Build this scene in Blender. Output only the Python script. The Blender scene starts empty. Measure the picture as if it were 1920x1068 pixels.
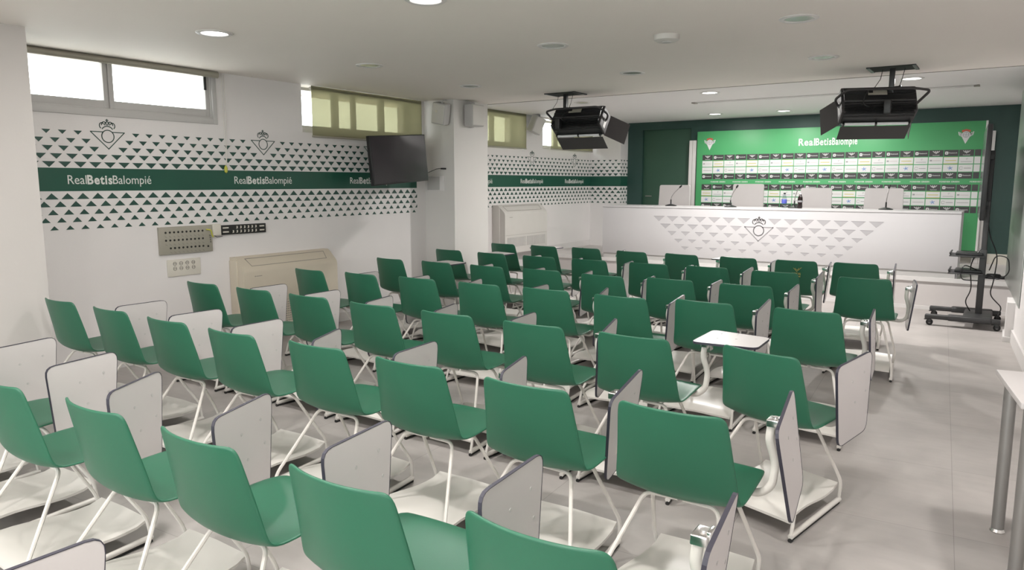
import bpy, bmesh, math, random
from mathutils import Vector, Matrix
random.seed(7)
PI = math.pi
S = bpy.context.scene
COL = S.collection

# ------------------------------------------------------------------ camera, world, exposure
FPX, HCAM = 1367.0, 1.6
cam = bpy.data.cameras.new('camera')
cam.sensor_width = 36.0
cam.lens = FPX / 1920.0 * 36.0
cam.clip_end = 200
camo = bpy.data.objects.new('camera', cam)
COL.objects.link(camo)
camo.location = (0, 0, HCAM)
camo.rotation_euler = (PI/2 - math.atan(192.0/FPX), 0, math.radians(33.8))
S.camera = camo
w = bpy.data.worlds.new('daylight'); S.world = w; w.use_nodes = True
w.node_tree.nodes['Background'].inputs[0].default_value = (0.95, 0.98, 1.0, 1)
w.node_tree.nodes['Background'].inputs[1].default_value = 8.0
S.view_settings.view_transform = 'Standard'
S.view_settings.look = 'None'
S.view_settings.gamma = 1
S.view_settings.use_curve_mapping = False
S.view_settings.exposure = 0.32
DL_POWER, DL_FAR = 21.0, 90.0

# yaw helper and pixel helpers (used only to turn measurements into world numbers)
_p = math.atan(192.0/FPX); _y = math.radians(33.8)
_F = Vector((-math.sin(_y)*math.cos(_p), math.cos(_y)*math.cos(_p), -math.sin(_p)))
_R = Vector((math.cos(_y), math.sin(_y), 0)); _U = _R.cross(_F)
def atz(px, py, z):
    d = _F*FPX + _R*(px-960) - _U*(py-534)
    return Vector((0, 0, HCAM)) + d*((z-HCAM)/d.z)

# ------------------------------------------------------------------ materials
def mat(name, col, rough=0.5, metal=0.0, noise=0.0, nscale=8.0, bump=0.0, bscale=60.0, emit=None, estr=0.0, spec=0.5, coat=0.0):
    m = bpy.data.materials.new(name); m.use_nodes = True
    nt = m.node_tree; b = nt.nodes['Principled BSDF']
    b.inputs['Base Color'].default_value = (*col, 1)
    b.inputs['Roughness'].default_value = rough
    b.inputs['Metallic'].default_value = metal
    b.inputs['Specular IOR Level'].default_value = spec
    if coat: b.inputs['Coat Weight'].default_value = coat
    tc = nt.nodes.new('ShaderNodeTexCoord')
    if noise > 0:
        n = nt.nodes.new('ShaderNodeTexNoise'); n.inputs['Scale'].default_value = nscale; n.inputs['Detail'].default_value = 5
        mx = nt.nodes.new('ShaderNodeMix'); mx.data_type = 'RGBA'
        mx.inputs[6].default_value = tuple(c*(1-noise) for c in col) + (1,)
        mx.inputs[7].default_value = tuple(min(1, c*(1+noise)) for c in col) + (1,)
        nt.links.new(tc.outputs['Object'], n.inputs['Vector'])
        nt.links.new(n.outputs['Fac'], mx.inputs[0]); nt.links.new(mx.outputs[2], b.inputs['Base Color'])
    if bump > 0:
        n2 = nt.nodes.new('ShaderNodeTexNoise'); n2.inputs['Scale'].default_value = bscale
        bp = nt.nodes.new('ShaderNodeBump'); bp.inputs['Strength'].default_value = bump; bp.inputs['Distance'].default_value = 0.002
        nt.links.new(tc.outputs['Object'], n2.inputs['Vector']); nt.links.new(n2.outputs['Fac'], bp.inputs['Height'])
        nt.links.new(bp.outputs['Normal'], b.inputs['Normal'])
    if emit:
        b.inputs['Emission Color'].default_value = (*emit, 1); b.inputs['Emission Strength'].default_value = estr
    return m
M = {}
M['wall'] = mat('wall_paint', (0.78, 0.755, 0.75), 0.6, noise=0.03, nscale=2.5, bump=0.15)
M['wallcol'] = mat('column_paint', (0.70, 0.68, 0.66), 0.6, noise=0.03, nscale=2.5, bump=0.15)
M['ceil'] = mat('ceiling_paint', (0.90, 0.845, 0.80), 0.75, noise=0.02, nscale=1.5, bump=0.1)
M['ceilfar'] = mat('stage_ceiling_paint', (0.84, 0.82, 0.82), 0.7, noise=0.02, nscale=1.5)
M['pillar'] = mat('near_pillar_tone', (0.58, 0.55, 0.53), 0.65, noise=0.03, nscale=2.5, bump=0.15)  # one even tone, darker than the other walls
M['trim'] = mat('white_trim', (0.70, 0.68, 0.67), 0.4, noise=0.02)
M['dgreen'] = mat('dark_green_paint', (0.020, 0.060, 0.050), 0.5, noise=0.12, nscale=3, bump=0.2)
M['dgreendoor'] = mat('dark_green_door_paint', (0.032, 0.085, 0.055), 0.45, noise=0.12, nscale=2)
M['bandgreen'] = mat('band_green_vinyl', (0.012, 0.085, 0.055), 0.35, noise=0.05)
M['trigreen'] = mat('pattern_green_vinyl', (0.022, 0.075, 0.058), 0.4, noise=0.08)
M['white'] = mat('white_lettering', (0.75, 0.75, 0.73), 0.4, noise=0.01)
M['shell'] = mat('green_polypropylene', (0.019, 0.124, 0.069), 0.40, noise=0.04, nscale=5, bump=0.12, bscale=400)
M['wtube'] = mat('white_powder_coat', (0.72, 0.69, 0.65), 0.35, noise=0.02)
M['lam'] = mat('white_laminate', (0.57, 0.54, 0.535), 0.38, noise=0.025, nscale=9)
M['edge'] = mat('dark_edge_band', (0.035, 0.033, 0.05), 0.5, noise=0.05)
M['chrome'] = mat('polished_aluminium', (0.72, 0.71, 0.70), 0.22, metal=1.0, noise=0.03)
M['rubber'] = mat('black_rubber', (0.02, 0.02, 0.02), 0.8, noise=0.05)
M['alu'] = mat('white_aluminium_frame', (0.52, 0.51, 0.50), 0.45, noise=0.02)
M['black'] = mat('black_housing', (0.012, 0.012, 0.013), 0.4, noise=0.1, bump=0.1)
M['barn'] = mat('matte_black_sheet', (0.045, 0.040, 0.042), 0.55, noise=0.05)
M['reflector'] = mat('bright_reflector', (0.8, 0.8, 0.82), 0.3, noise=0.01)
M['lgreen'] = mat('backdrop_green_print', (0.070, 0.34, 0.13), 0.45, noise=0.03, nscale=1.5)
M['pdark'] = mat('print_dark_grey', (0.045, 0.043, 0.045), 0.5, noise=0.05)
M['pwhite'] = mat('print_white', (0.66, 0.66, 0.66), 0.5, noise=0.02)
M['pgrey'] = mat('print_grey', (0.30, 0.30, 0.31), 0.5, noise=0.02)
M['pyellow'] = mat('print_yellow', (0.55, 0.50, 0.20), 0.5, noise=0.02)
M['pblue'] = mat('print_blue', (0.20, 0.32, 0.60), 0.5, noise=0.02)
M['pred'] = mat('print_red', (0.55, 0.10, 0.06), 0.5, noise=0.02)
M['desk'] = mat('desk_white_laminate', (0.55, 0.535, 0.545), 0.4, noise=0.02, nscale=3)
M['desktri'] = mat('engraved_grey', (0.40, 0.385, 0.40), 0.45, noise=0.03)
M['deskline'] = mat('engraved_line_grey', (0.28, 0.27, 0.28), 0.45, noise=0.03)
M['stage'] = mat('stage_front_white', (0.62, 0.585, 0.575), 0.5, noise=0.03)
M['ac'] = mat('cream_plastic', (0.60, 0.54, 0.44), 0.45, noise=0.03)
M['ac2'] = mat('offwhite_plastic', (0.62, 0.60, 0.57), 0.45, noise=0.03)
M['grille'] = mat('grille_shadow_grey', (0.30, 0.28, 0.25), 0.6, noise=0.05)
M['patch'] = mat('brushed_patch_panel', (0.40, 0.38, 0.32), 0.4, metal=0.3, noise=0.05, nscale=20)
M['hole'] = mat('socket_black', (0.015, 0.015, 0.015), 0.5, noise=0.05)
M['ivory'] = mat('ivory_plastic', (0.66, 0.63, 0.56), 0.4, noise=0.02)
M['spk'] = mat('speaker_grey', (0.50, 0.49, 0.48), 0.5, noise=0.04)
M['steel'] = mat('table_leg_grey', (0.30, 0.29, 0.28), 0.4, metal=0.6, noise=0.03)
M['cart'] = mat('cart_dark_grey', (0.035, 0.035, 0.036), 0.45, noise=0.05)
M['screen'] = mat('screen_glass', (0.045, 0.038, 0.045), 0.22, noise=0.02, coat=0.3)
M['bezel'] = mat('screen_bezel', (0.012, 0.012, 0.013), 0.4, noise=0.05)
M['perf'] = mat('silver_perforated_metal', (0.42, 0.44, 0.42), 0.35, metal=0.7, noise=0.05)
M['void'] = mat('ceiling_void_black', (0.02, 0.025, 0.02), 0.8, noise=0.05)
M['gold'] = mat('gold_print', (0.45, 0.38, 0.08), 0.5, noise=0.05)
M['cap'] = mat('blue_label', (0.08, 0.10, 0.45), 0.4, noise=0.05)
M['cola'] = mat('cola_dark', (0.015, 0.008, 0.008), 0.12, noise=0.05)
M['lamp_off'] = mat('unlit_lamp_glass', (0.34, 0.37, 0.32), 0.12, noise=0.05, nscale=30)
M['lamp_on'] = mat('lit_lamp', (0.9, 0.9, 0.9), 0.5, noise=0.01, emit=(1.0, 0.98, 0.96), estr=6.0)
M['yellow'] = mat('yellow_tag', (0.55, 0.55, 0.08), 0.5, noise=0.03)
M['outwall'] = mat('outdoor_render', (0.75, 0.72, 0.67), 0.8, noise=0.05)

def glass_mat(name, tint):
    m = bpy.data.materials.new(name); m.use_nodes = True; nt = m.node_tree
    for n in list(nt.nodes): nt.nodes.remove(n)
    o = nt.nodes.new('ShaderNodeOutputMaterial'); t = nt.nodes.new('ShaderNodeBsdfTransparent')
    g = nt.nodes.new('ShaderNodeBsdfGlossy'); g.inputs['Roughness'].default_value = 0.03
    fr = nt.nodes.new('ShaderNodeFresnel'); fr.inputs['IOR'].default_value = 1.3
    mx = nt.nodes.new('ShaderNodeMixShader'); t.inputs[0].default_value = (*tint, 1)
    ge = nt.nodes.new('ShaderNodeNewGeometry'); iv = nt.nodes.new('ShaderNodeMath'); iv.operation = 'SUBTRACT'; iv.inputs[0].default_value = 1.0
    ml = nt.nodes.new('ShaderNodeMath'); ml.operation = 'MULTIPLY'
    nt.links.new(ge.outputs['Backfacing'], iv.inputs[1]); nt.links.new(fr.outputs[0], ml.inputs[0]); nt.links.new(iv.outputs[0], ml.inputs[1])
    nt.links.new(ml.outputs[0], mx.inputs[0]); nt.links.new(t.outputs[0], mx.inputs[1]); nt.links.new(g.outputs[0], mx.inputs[2])
    nt.links.new(mx.outputs[0], o.inputs['Surface']); return m
M['glass'] = glass_mat('window_glass', (0.92, 0.94, 0.93))
M['pet'] = glass_mat('clear_bottle_plastic', (0.80, 0.85, 0.86))

def blind_mat():
    m = bpy.data.materials.new('roller_blind_fabric'); m.use_nodes = True; nt = m.node_tree
    for n in list(nt.nodes): nt.nodes.remove(n)
    o = nt.nodes.new('ShaderNodeOutputMaterial')
    d = nt.nodes.new('ShaderNodeBsdfDiffuse'); d.inputs[0].default_value = (0.36, 0.345, 0.24, 1)
    tl = nt.nodes.new('ShaderNodeBsdfTranslucent'); tl.inputs[0].default_value = (0.11, 0.105, 0.058, 1)
    tr = nt.nodes.new('ShaderNodeBsdfTransparent'); tr.inputs[0].default_value = (0.92, 0.88, 0.56, 1)
    wv = nt.nodes.new('ShaderNodeTexNoise'); wv.inputs['Scale'].default_value = 3.0
    mp = nt.nodes.new('ShaderNodeMapRange'); mp.inputs[3].default_value = 0.048; mp.inputs[4].default_value = 0.065
    tc = nt.nodes.new('ShaderNodeTexCoord'); nt.links.new(tc.outputs['Object'], wv.inputs['Vector'])
    nt.links.new(wv.outputs['Fac'], mp.inputs[0])
    a = nt.nodes.new('ShaderNodeMixShader'); a.inputs[0].default_value = 0.45
    b = nt.nodes.new('ShaderNodeMixShader')
    nt.links.new(d.outputs[0], a.inputs[1]); nt.links.new(tl.outputs[0], a.inputs[2])
    nt.links.new(mp.outputs[0], b.inputs[0]); nt.links.new(a.outputs[0], b.inputs[1]); nt.links.new(tr.outputs[0], b.inputs[2])
    nt.links.new(b.outputs[0], o.inputs['Surface']); return m
M['blind'] = blind_mat()

def floor_mat():
    m = bpy.data.materials.new('grey_stoneware_tiles'); m.use_nodes = True; nt = m.node_tree; b = nt.nodes['Principled BSDF']
    tc = nt.nodes.new('ShaderNodeTexCoord'); mp = nt.nodes.new('ShaderNodeMapping')
    mp.inputs['Rotation'].default_value = (0, 0, math.radians(-3.4)); mp.inputs['Location'].default_value = (-0.152, -0.131, 0)
    br = nt.nodes.new('ShaderNodeTexBrick'); br.offset = 0.0; br.squash = 1.0
    br.inputs['Scale'].default_value = 1.0; br.inputs['Brick Width'].default_value = 0.9; br.inputs['Row Height'].default_value = 0.9
    br.inputs['Mortar Size'].default_value = 0.0017; br.inputs['Mortar Smooth'].default_value = 0.3
    br.inputs['Color1'].default_value = (0.40, 0.375, 0.36, 1); br.inputs['Color2'].default_value = (0.435, 0.405, 0.388, 1)
    br.inputs['Mortar'].default_value = (0.29, 0.27, 0.255, 1)
    n1 = nt.nodes.new('ShaderNodeTexNoise'); n1.inputs['Scale'].default_value = 2.2; n1.inputs['Detail'].default_value = 8
    n2 = nt.nodes.new('ShaderNodeTexNoise'); n2.inputs['Scale'].default_value = 14; n2.inputs['Detail'].default_value = 4
    mp2 = nt.nodes.new('ShaderNodeMapping'); mp2.inputs['Scale'].default_value = (0.35, 1.6, 1)
    cr = nt.nodes.new('ShaderNodeMapRange'); cr.inputs[1].default_value = 0.3; cr.inputs[2].default_value = 0.7; cr.inputs[3].default_value = 0.86; cr.inputs[4].default_value = 1.1
    cr2 = nt.nodes.new('ShaderNodeMapRange'); cr2.inputs[3].default_value = 0.93; cr2.inputs[4].default_value = 1.06
    mu = nt.nodes.new('ShaderNodeMath'); mu.operation = 'MULTIPLY'
    vm = nt.nodes.new('ShaderNodeVectorMath'); vm.operation = 'SCALE'
    L = nt.links.new
    L(tc.outputs['Object'], mp.inputs[0]); L(mp.outputs[0], br.inputs['Vector']); L(tc.outputs['Object'], n1.inputs['Vector'])
    L(tc.outputs['Object'], mp2.inputs[0]); L(mp2.outputs[0], n2.inputs['Vector'])
    L(n1.outputs['Fac'], cr.inputs[0]); L(n2.outputs['Fac'], cr2.inputs[0]); L(cr.outputs[0], mu.inputs[0]); L(cr2.outputs[0], mu.inputs[1])
    L(br.outputs['Color'], vm.inputs[0]); L(mu.outputs[0], vm.inputs['Scale']); L(vm.outputs[0], b.inputs['Base Color'])
    b.inputs['Roughness'].default_value = 0.5; b.inputs['Specular IOR Level'].default_value = 0.3
    return m
M['floor'] = floor_mat()

# ------------------------------------------------------------------ mesh helpers
class MB:
    """collects shapes into one mesh, several materials"""
    def __init__(s): s.v = []; s.f = []; s.mi = []; s.sm = []; s.mats = []
    def _m(s, m):
        if m not in s.mats: s.mats.append(m)
        return s.mats.index(m)
    def add(s, verts, faces, m, smooth=False, T=None):
        o = len(s.v); k = s._m(m)
        s.v += [tuple(T @ Vector(v)) if T else tuple(v) for v in verts]
        for f in faces:
            s.f.append(tuple(o+i for i in f)); s.mi.append(k); s.sm.append(smooth)
        return s
    def box(s, lo, hi, m, T=None, bev=0.0):
        if bev <= 0:
            x0, y0, z0 = lo; x1, y1, z1 = hi
            vs = [(x0,y0,z0),(x1,y0,z0),(x1,y1,z0),(x0,y1,z0),(x0,y0,z1),(x1,y0,z1),(x1,y1,z1),(x0,y1,z1)]
            return s.add(vs, [(3,2,1,0),(4,5,6,7),(0,1,5,4),(1,2,6,5),(2,3,7,6),(3,0,4,7)], m, False, T)
        bm = bmesh.new()
        bmesh.ops.create_cube(bm, size=1.0)
        for v in bm.verts:
            v.co = Vector(((lo[0]+hi[0])/2 + v.co.x*(hi[0]-lo[0]), (lo[1]+hi[1])/2 + v.co.y*(hi[1]-lo[1]), (lo[2]+hi[2])/2 + v.co.z*(hi[2]-lo[2])))
        bmesh.ops.bevel(bm, geom=bm.edges[:], offset=bev, segments=3, profile=0.5, affect='EDGES')
        bm.verts.index_update()
        s.add([v.co[:] for v in bm.verts], [[v.index for v in f.verts] for f in bm.faces], m, True, T); bm.free(); return s
    def tube(s, pts, r, m, n=10, T=None, cap=True, radii=None):
        pts = [Vector(p) for p in pts]; vs = []; fs = []; up = None
        for i, p in enumerate(pts):
            t = (pts[min(i+1, len(pts)-1)] - pts[max(i-1, 0)]).normalized()
            if up is None:
                a = Vector((0,0,1)) if abs(t.z) < 0.9 else Vector((1,0,0)); up = (a - t*a.dot(t)).normalized()
            else: up = (up - t*up.dot(t)).normalized()
            b = t.cross(up); rr = radii[i] if radii else r
            for k in range(n):
                a = 2*PI*k/n; vs.append(p + (up*math.cos(a) + b*math.sin(a))*rr)
        for i in range(len(pts)-1):
            for k in range(n):
                k2 = (k+1) % n; fs.append((i*n+k, i*n+k2, (i+1)*n+k2, (i+1)*n+k))
        if cap: fs.append(tuple(range(n))[::-1]); fs.append(tuple((len(pts)-1)*n+k for k in range(n)))
        return s.add(vs, fs, m, True, T)
    def lathe(s, prof, m, n=24, T=None):
        vs = []; fs = []
        for r, z in prof:
            for k in range(n): a = 2*PI*k/n; vs.append((r*math.cos(a), r*math.sin(a), z))
        for i in range(len(prof)-1):
            for k in range(n):
                k2 = (k+1) % n; fs.append((i*n+k, i*n+k2, (i+1)*n+k2, (i+1)*n+k))
        fs.append(tuple(range(n))[::-1]); fs.append(tuple((len(prof)-1)*n+k for k in range(n)))
        return s.add(vs, fs, m, True, T)
    def prism(s, poly, t0, t1, m, T=None, smooth=False):
        """poly in XY, extruded along Z from t0 to t1"""
        n = len(poly); vs = [(x,y,t0) for x,y in poly] + [(x,y,t1) for x,y in poly]
        fs = [tuple(range(n))[::-1], tuple(range(n, 2*n))] + [(i, (i+1)%n, n+(i+1)%n, n+i) for i in range(n)]
        return s.add(vs, fs, m, smooth, T)
    def stroke(s, pts, wd, m, T, closed=False, t=0.002):
        n = len(pts); rng = range(n if closed else n-1)
        for i in rng:
            a = Vector(pts[i]).to_2d(); b = Vector(pts[(i+1) % n]).to_2d(); d = (b-a)
            if d.length < 1e-6: continue
            d.normalize(); q = Vector((-d.y, d.x))*wd/2; a = a - d*wd*0.35; b = b + d*wd*0.35
            s.prism([a-q, b-q, b+q, a+q], 0, t, m, T)
        return s
    def build(s, name, parent=None, loc=None, rot=None):
        me = bpy.data.meshes.new(name); me.from_pydata(s.v, [], s.f)
        for m in s.mats: me.materials.append(m)
        me.polygons.foreach_set('material_index', s.mi); me.polygons.foreach_set('use_smooth', s.sm); me.update()
        o = bpy.data.objects.new(name, me); COL.objects.link(o)
        if parent: o.parent = parent
        if loc: o.location = loc
        if rot: o.rotation_euler = rot
        if any(s.sm):
            try:
                me.set_sharp_from_angle(angle=math.radians(38))
            except Exception: pass
        return o

def thing(name, label, cat, loc=(0,0,0), rotz=0.0, group=None):
    o = bpy.data.objects.new(name, None); COL.objects.link(o); o.empty_display_size = 0.1
    o.location = loc; o.rotation_euler = (0, 0, rotz); tag(o, label, cat, group); return o
def tag(o, label, cat, group=None):
    o['label'] = label; o['category'] = cat
    if group: o['group'] = group
    return o
def struct(o): o['kind'] = 'structure'; return o

def smooth_path(pts, rad=0.03, n=5):
    """round the corners of a polyline"""
    P = [Vector(p) for p in pts]; out = [P[0]]
    for i in range(1, len(P)-1):
        a, b, c = P[i-1], P[i], P[i+1]
        r = min(rad, (a-b).length*0.45, (c-b).length*0.45)
        p0 = b + (a-b).normalized()*r; p1 = b + (c-b).normalized()*r
        for k in range(n+1):
            t = k/n; out.append(p0*(1-t)**2 + b*2*t*(1-t) + p1*t*t)
    out.append(P[-1]); return out
def rrect(poly, r=0.03, n=4):
    out = []; N = len(poly)
    for i in range(N):
        a, b, c = Vector(poly[i-1]), Vector(poly[i]), Vector(poly[(i+1) % N])
        rr = min(r, (a-b).length*0.45, (c-b).length*0.45)
        p0 = b + (a-b).normalized()*rr; p1 = b + (c-b).normalized()*rr
        for k in range(n+1):
            t = k/n; q = p0*(1-t)**2 + b*2*t*(1-t) + p1*t*t; out.append((q.x, q.y))
    return out
def plane(origin, u, v):
    """matrix mapping local (x,y,z) to origin + u x + v y + n z"""
    u = Vector(u).normalized(); v = Vector(v).normalized(); n = u.cross(v)
    return Matrix(((u.x, v.x, n.x, origin[0]), (u.y, v.y, n.y, origin[1]), (u.z, v.z, n.z, origin[2]), (0,0,0,1)))

def text_data(body, height, length, bold=0.0, depth=0.0015):
    """flat lettering, cap height and total length in metres, centred on the origin"""
    c = bpy.data.curves.new('t', 'FONT'); c.body = body; c.size = 1.0; c.offset = bold; c.extrude = 0.01; c.resolution_u = 3; c.space_character = 1.0 + bold*5.0
    o = bpy.data.objects.new('t', c); COL.objects.link(o)
    dg = bpy.context.evaluated_depsgraph_get(); me = bpy.data.meshes.new_from_object(o.evaluated_get(dg))
    bpy.data.objects.remove(o); bpy.data.curves.remove(c)
    xs = [v.co.x for v in me.vertices]; x0, x1 = min(xs), max(xs); sx = length/(x1-x0) if length else height/0.73; sy = height/0.73
    vs = [((v.co.x-x0)*sx, (v.co.y)*sy, depth if v.co.z > 0 else 0.0) for v in me.vertices]
    fs = [tuple(p.vertices) for p in me.polygons]; bpy.data.meshes.remove(me)
    return vs, fs, (x1-x0)*sx
def text_width(body, bold=0.0):
    vs, fs, wd = text_data(body, 0.73, None, bold); return wd
TXT = {}
def put_text(mb, body, height, length, m, T, bold=0.0, x=0.0):
    k = (body, height, length, bold)
    if k not in TXT: TXT[k] = text_data(*k)
    vs, fs, wd = TXT[k]
    mb.add([(v[0]+x, v[1]-height/2, v[2]) for v in vs], fs, m, False, T); return wd

# ------------------------------------------------------------------ room shell
ZC, ZF, ZP = 2.635, 2.70, 0.41          # near ceiling, stage ceiling, stage floor
XL, XL2 = -6.3, -6.58                    # left wall near and by the stage
YB = 12.83                               # back wall
struct(MB().box((-7.2, -4.2, -0.1), (2.2, 13.2, 0.0), M['floor']).build('floor'))
struct(MB().box((-7.2, -4.2, ZC), (2.2, 8.12, ZC+0.5), M['ceil']).build('ceiling'))
c2 = MB().box((-7.2, 8.12, ZF), (2.2, 13.2, ZF+0.43), M['ceilfar'])
struct(c2.build('ceiling_stage'))
e = MB().box((-6.4, 8.122, ZC-0.004), (0.9, 8.135, ZF), M['grille']); struct(e.build('ceiling_step_shadow'))  # dark strip drawn in for the shadow line at the ceiling step

def wall_x(name, x0, x1, ya, yb, openings, m, zt):
    """wall slab between x0 and x1 from ya to yb, with openings [(y0,y1,z0,z1)] sorted by y"""
    mb = MB(); y = ya
    for (a, b, z0, z1) in openings:
        mb.box((x0, y, 0), (x1, a, zt), m); mb.box((x0, a, 0), (x1, b, z0), m)
        if z1 < zt: mb.box((x0, a, z1), (x1, b, zt), m)
        y = b
    mb.box((x0, y, 0), (x1, yb, zt), m); return struct(mb.build(name))
W1 = (2.45, 4.335, 2.148, ZC); W2 = (5.375, 7.30, 2.135, ZC)
wl = wall_x('wall_left', XL-0.40, XL, -4.2, 8.1, [W1, W2], M['wall'], ZC)
W3 = (8.9, 10.20, 2.13, ZF-0.03); W4 = (10.77, 12.40, 2.17, ZF-0.03)
wl2 = wall_x('wall_left_stage', XL2-0.40, XL2, 8.1, 13.2, [W3, W4], M['wall'], ZF)
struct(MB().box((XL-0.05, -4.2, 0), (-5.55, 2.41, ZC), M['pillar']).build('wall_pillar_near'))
colu = struct(MB().box((XL-0.02, 7.37, 0), (-5.815, 8.10, ZC), M['wallcol']).build('wall_pillar_far'))
struct(MB().box((XL2-0.05, 12.52, ZP-0.41), (-5.957, 13.2, ZF), M['wall']).build('wall_niche'))
# back wall with a recessed dark green door
bw = MB(); DX0, DX1, DZ1 = -5.66, -4.73, 2.56
bw.box((-6.0, YB, 0), (DX0, YB+0.3, ZF), M['dgreen']); bw.box((DX1, YB, 0.0), (0.9, YB+0.3, ZF), M['dgreen'])
bw.box((DX0, YB, DZ1), (DX1, YB+0.3, ZF), M['dgreen'])
bwo = struct(bw.build('wall_back'))
d = MB(); d.box((DX0, YB+0.05, ZP), (DX1, YB+0.10, DZ1), M['dgreendoor'], bev=0.004)
dr = struct(d.build('door_1'))
hb = MB(); T = plane((DX0+0.09, YB+0.05, 1.35), (1,0,0), (0,0,1)); hb.tube([(DX0+0.08, YB+0.05, 1.35), (DX0+0.08, YB+0.0, 1.35), (DX0+0.20, YB+0.0, 1.35)], 0.009, M['steel'])
hb.build('door_handle', dr)
# right wall: slightly out of square, wider where the table stands
rw = MB()
def wallquad(mb, p, q, z0, z1, m, th=0.35):
    vs = [(p[0],p[1],z0),(q[0],q[1],z0),(q[0]+th,q[1],z0),(p[0]+th,p[1],z0)]
    vs += [(x,y,z1) for x,y,_ in vs]
    mb.add(vs, [(3,2,1,0),(4,5,6,7),(0,1,5,4),(1,2,6,5),(2,3,7,6),(3,0,4,7)], m)
wallquad(rw, (0.275, 7.35), (0.185, 8.80), 0, ZC, M['wall']); wallquad(rw, (0.185, 8.80), (0.20, 13.2), 0, ZF, M['wall'])
rw.box((0.275, 7.2, 0), (2.2, 7.35, ZC), M['wall']); rw.box((1.35, -4.2, 0), (1.7, 7.2, ZC), M['wall'])
struct(rw.build('wall_right'))
bb = MB(); wallquad(bb, (0.257, 7.35), (0.167, 8.80), 0, 0.13, M['trim'], 0.04); struct(bb.build('baseboard_right'))
pr = MB(); pr.box((0.115, 8.82, 0), (0.30, 9.25, 0.40), M['wall']); pr.box((0.10, 8.80, 0), (0.32, 9.27, 0.05), M['trim']); struct(pr.build('wall_pilaster_right'))
# rear wall behind the camera; its wide window is added to brighten the room with daylight
fw = MB(); fw.box((-7.2, -4.3, 0), (-4.2, -4.0, ZC), M['wall']); fw.box((1.0, -4.3, 0), (2.2, -4.0, ZC), M['wall'])
fw.box((-4.2, -4.3, 0), (1.0, -4.0, 0.8), M['wall']); fw.box((-4.2, -4.3, 2.5), (1.0, -4.0, ZC), M['wall']); struct(fw.build('wall_front'))
fw = MB()
for k in range(6): fw.box((-4.2+k*1.04-0.03, -4.2, 0.8), (-4.2+k*1.04+0.03, -4.14, 2.5), M['alu'])
fw.box((-4.2, -4.2, 0.8), (1.0, -4.14, 0.86), M['alu']); fw.box((-4.2, -4.2, 2.44), (1.0, -4.14, 2.5), M['alu']); wf = struct(fw.build('added_rear_window'))
MB().box((-4.2, -4.175, 0.86), (1.0, -4.17, 2.44), M['glass']).build('pane', wf)
struct(MB().box((-14, -16, -0.2), (8, -4.3, -0.05), M['outwall']).build('ground_bounce'))  # unseen slab added to bounce daylight up to the ceiling
pl = bpy.data.lights.new('portal', 'AREA'); pl.shape = 'RECTANGLE'; pl.size = 5.2; pl.size_y = 1.7; pl.cycles.is_portal = True
po = bpy.data.objects.new('daylight_portal', pl); COL.objects.link(po); po.location = (-1.6, -4.25, 1.65); po.rotation_euler = (PI/2, 0, 0)
struct(MB().box((XL, 2.41, 0), (XL+0.015, 7.37, 0.10), M['trim']).build('baseboard_left'))
struct(MB().box((XL2, 10.57, ZP), (XL2+0.015, 12.52, ZP+0.10), M['trim']).build('baseboard_left_stage'))
# outdoor reveal past the windows, and a sill
struct(MB().box((-9.2, 1.0, -0.1), (-6.98, 13.0, 1.9), M['outwall']).build('ground_outside'))

# stage platform
st = MB(); st.box((XL2-0.02, 10.55, 0), (0.21, YB+0.06, ZP), M['stage'])
st.box((XL2, 10.525, ZP-0.05), (0.2, 10.56, ZP+0.004), M['trim']); st.box((XL2, 10.535, 0), (0.2, 10.552, 0.045), M['trim'])
struct(st.build('floor_stage'))
# white dado under the dark wall to the right of the backdrop
struct(MB().box((-0.47, YB-0.02, ZP), (0.2, YB+0.0, 0.56), M['ivory']).build('trim_2'))

# ------------------------------------------------------------------ wall graphics
ROWS_T = [(1.768, 0.098, 0.046, 0), (1.831, 0.090, 0.0425, 1), (1.893, 0.079, 0.0405, 0), (1.955, 0.072, 0.037, 1), (2.018, 0.064, 0.032, 0)]
ROWS_B = [(1.467, 0.098, 0.048, 0), (1.4055, 0.090, 0.045, 1), (1.342, 0.079, 0.042, 0), (1.281, 0.072, 0.039, 1), (1.2205, 0.064, 0.033, 0)]
def pattern(mb, T, u0, u1, ph, crests, zoff=0.0):
    for rows, sgn in ((ROWS_T, -1), (ROWS_B, 1)):
        for ri, (z, wd, h, off) in enumerate(rows):
            k0 = math.floor((u0 - ph)/0.12) - 1; k1 = math.ceil((u1 - ph)/0.12) + 1
            for k in range(k0, k1+1):
                c = ph + 0.12*k + 0.06*off
                if sgn < 0 and any(abs(c-cc) < (0, 0, 0.05, 0.09, 0.15)[ri] for cc in crests): continue
                a, b = c-wd/2, c+wd/2
                tri = [(a, z), (b, z), (c, z + sgn*h)]
                if b <= u0 or a >= u1: continue
                if a < u0 or b > u1:
                    tri = clip(clip(tri, u0, 1), u1, -1)
                if len(tri) < 3: continue
                if sgn < 0: tri = tri[::-1]
                mb.prism(tri, 0.0, 0.0025, M['trigreen'], T)
def clip(poly, u, s):
    out = []
    for i in range(len(poly)):
        a, b = poly[i-1], poly[i]; ia, ib = s*(a[0]-u) >= 0, s*(b[0]-u) >= 0
        if ia != ib:
            t = (u-a[0])/(b[0]-a[0]); out.append((u, a[1]+t*(b[1]-a[1])))
        if ib: out.append(b)
    return out
def arc(cx, cy, r, a0, a1, n=10, ry=None):
    return [(cx + r*math.cos(math.radians(a0+(a1-a0)*k/n)), cy + (ry or r)*math.sin(math.radians(a0+(a1-a0)*k/n))) for k in range(n+1)]
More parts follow.
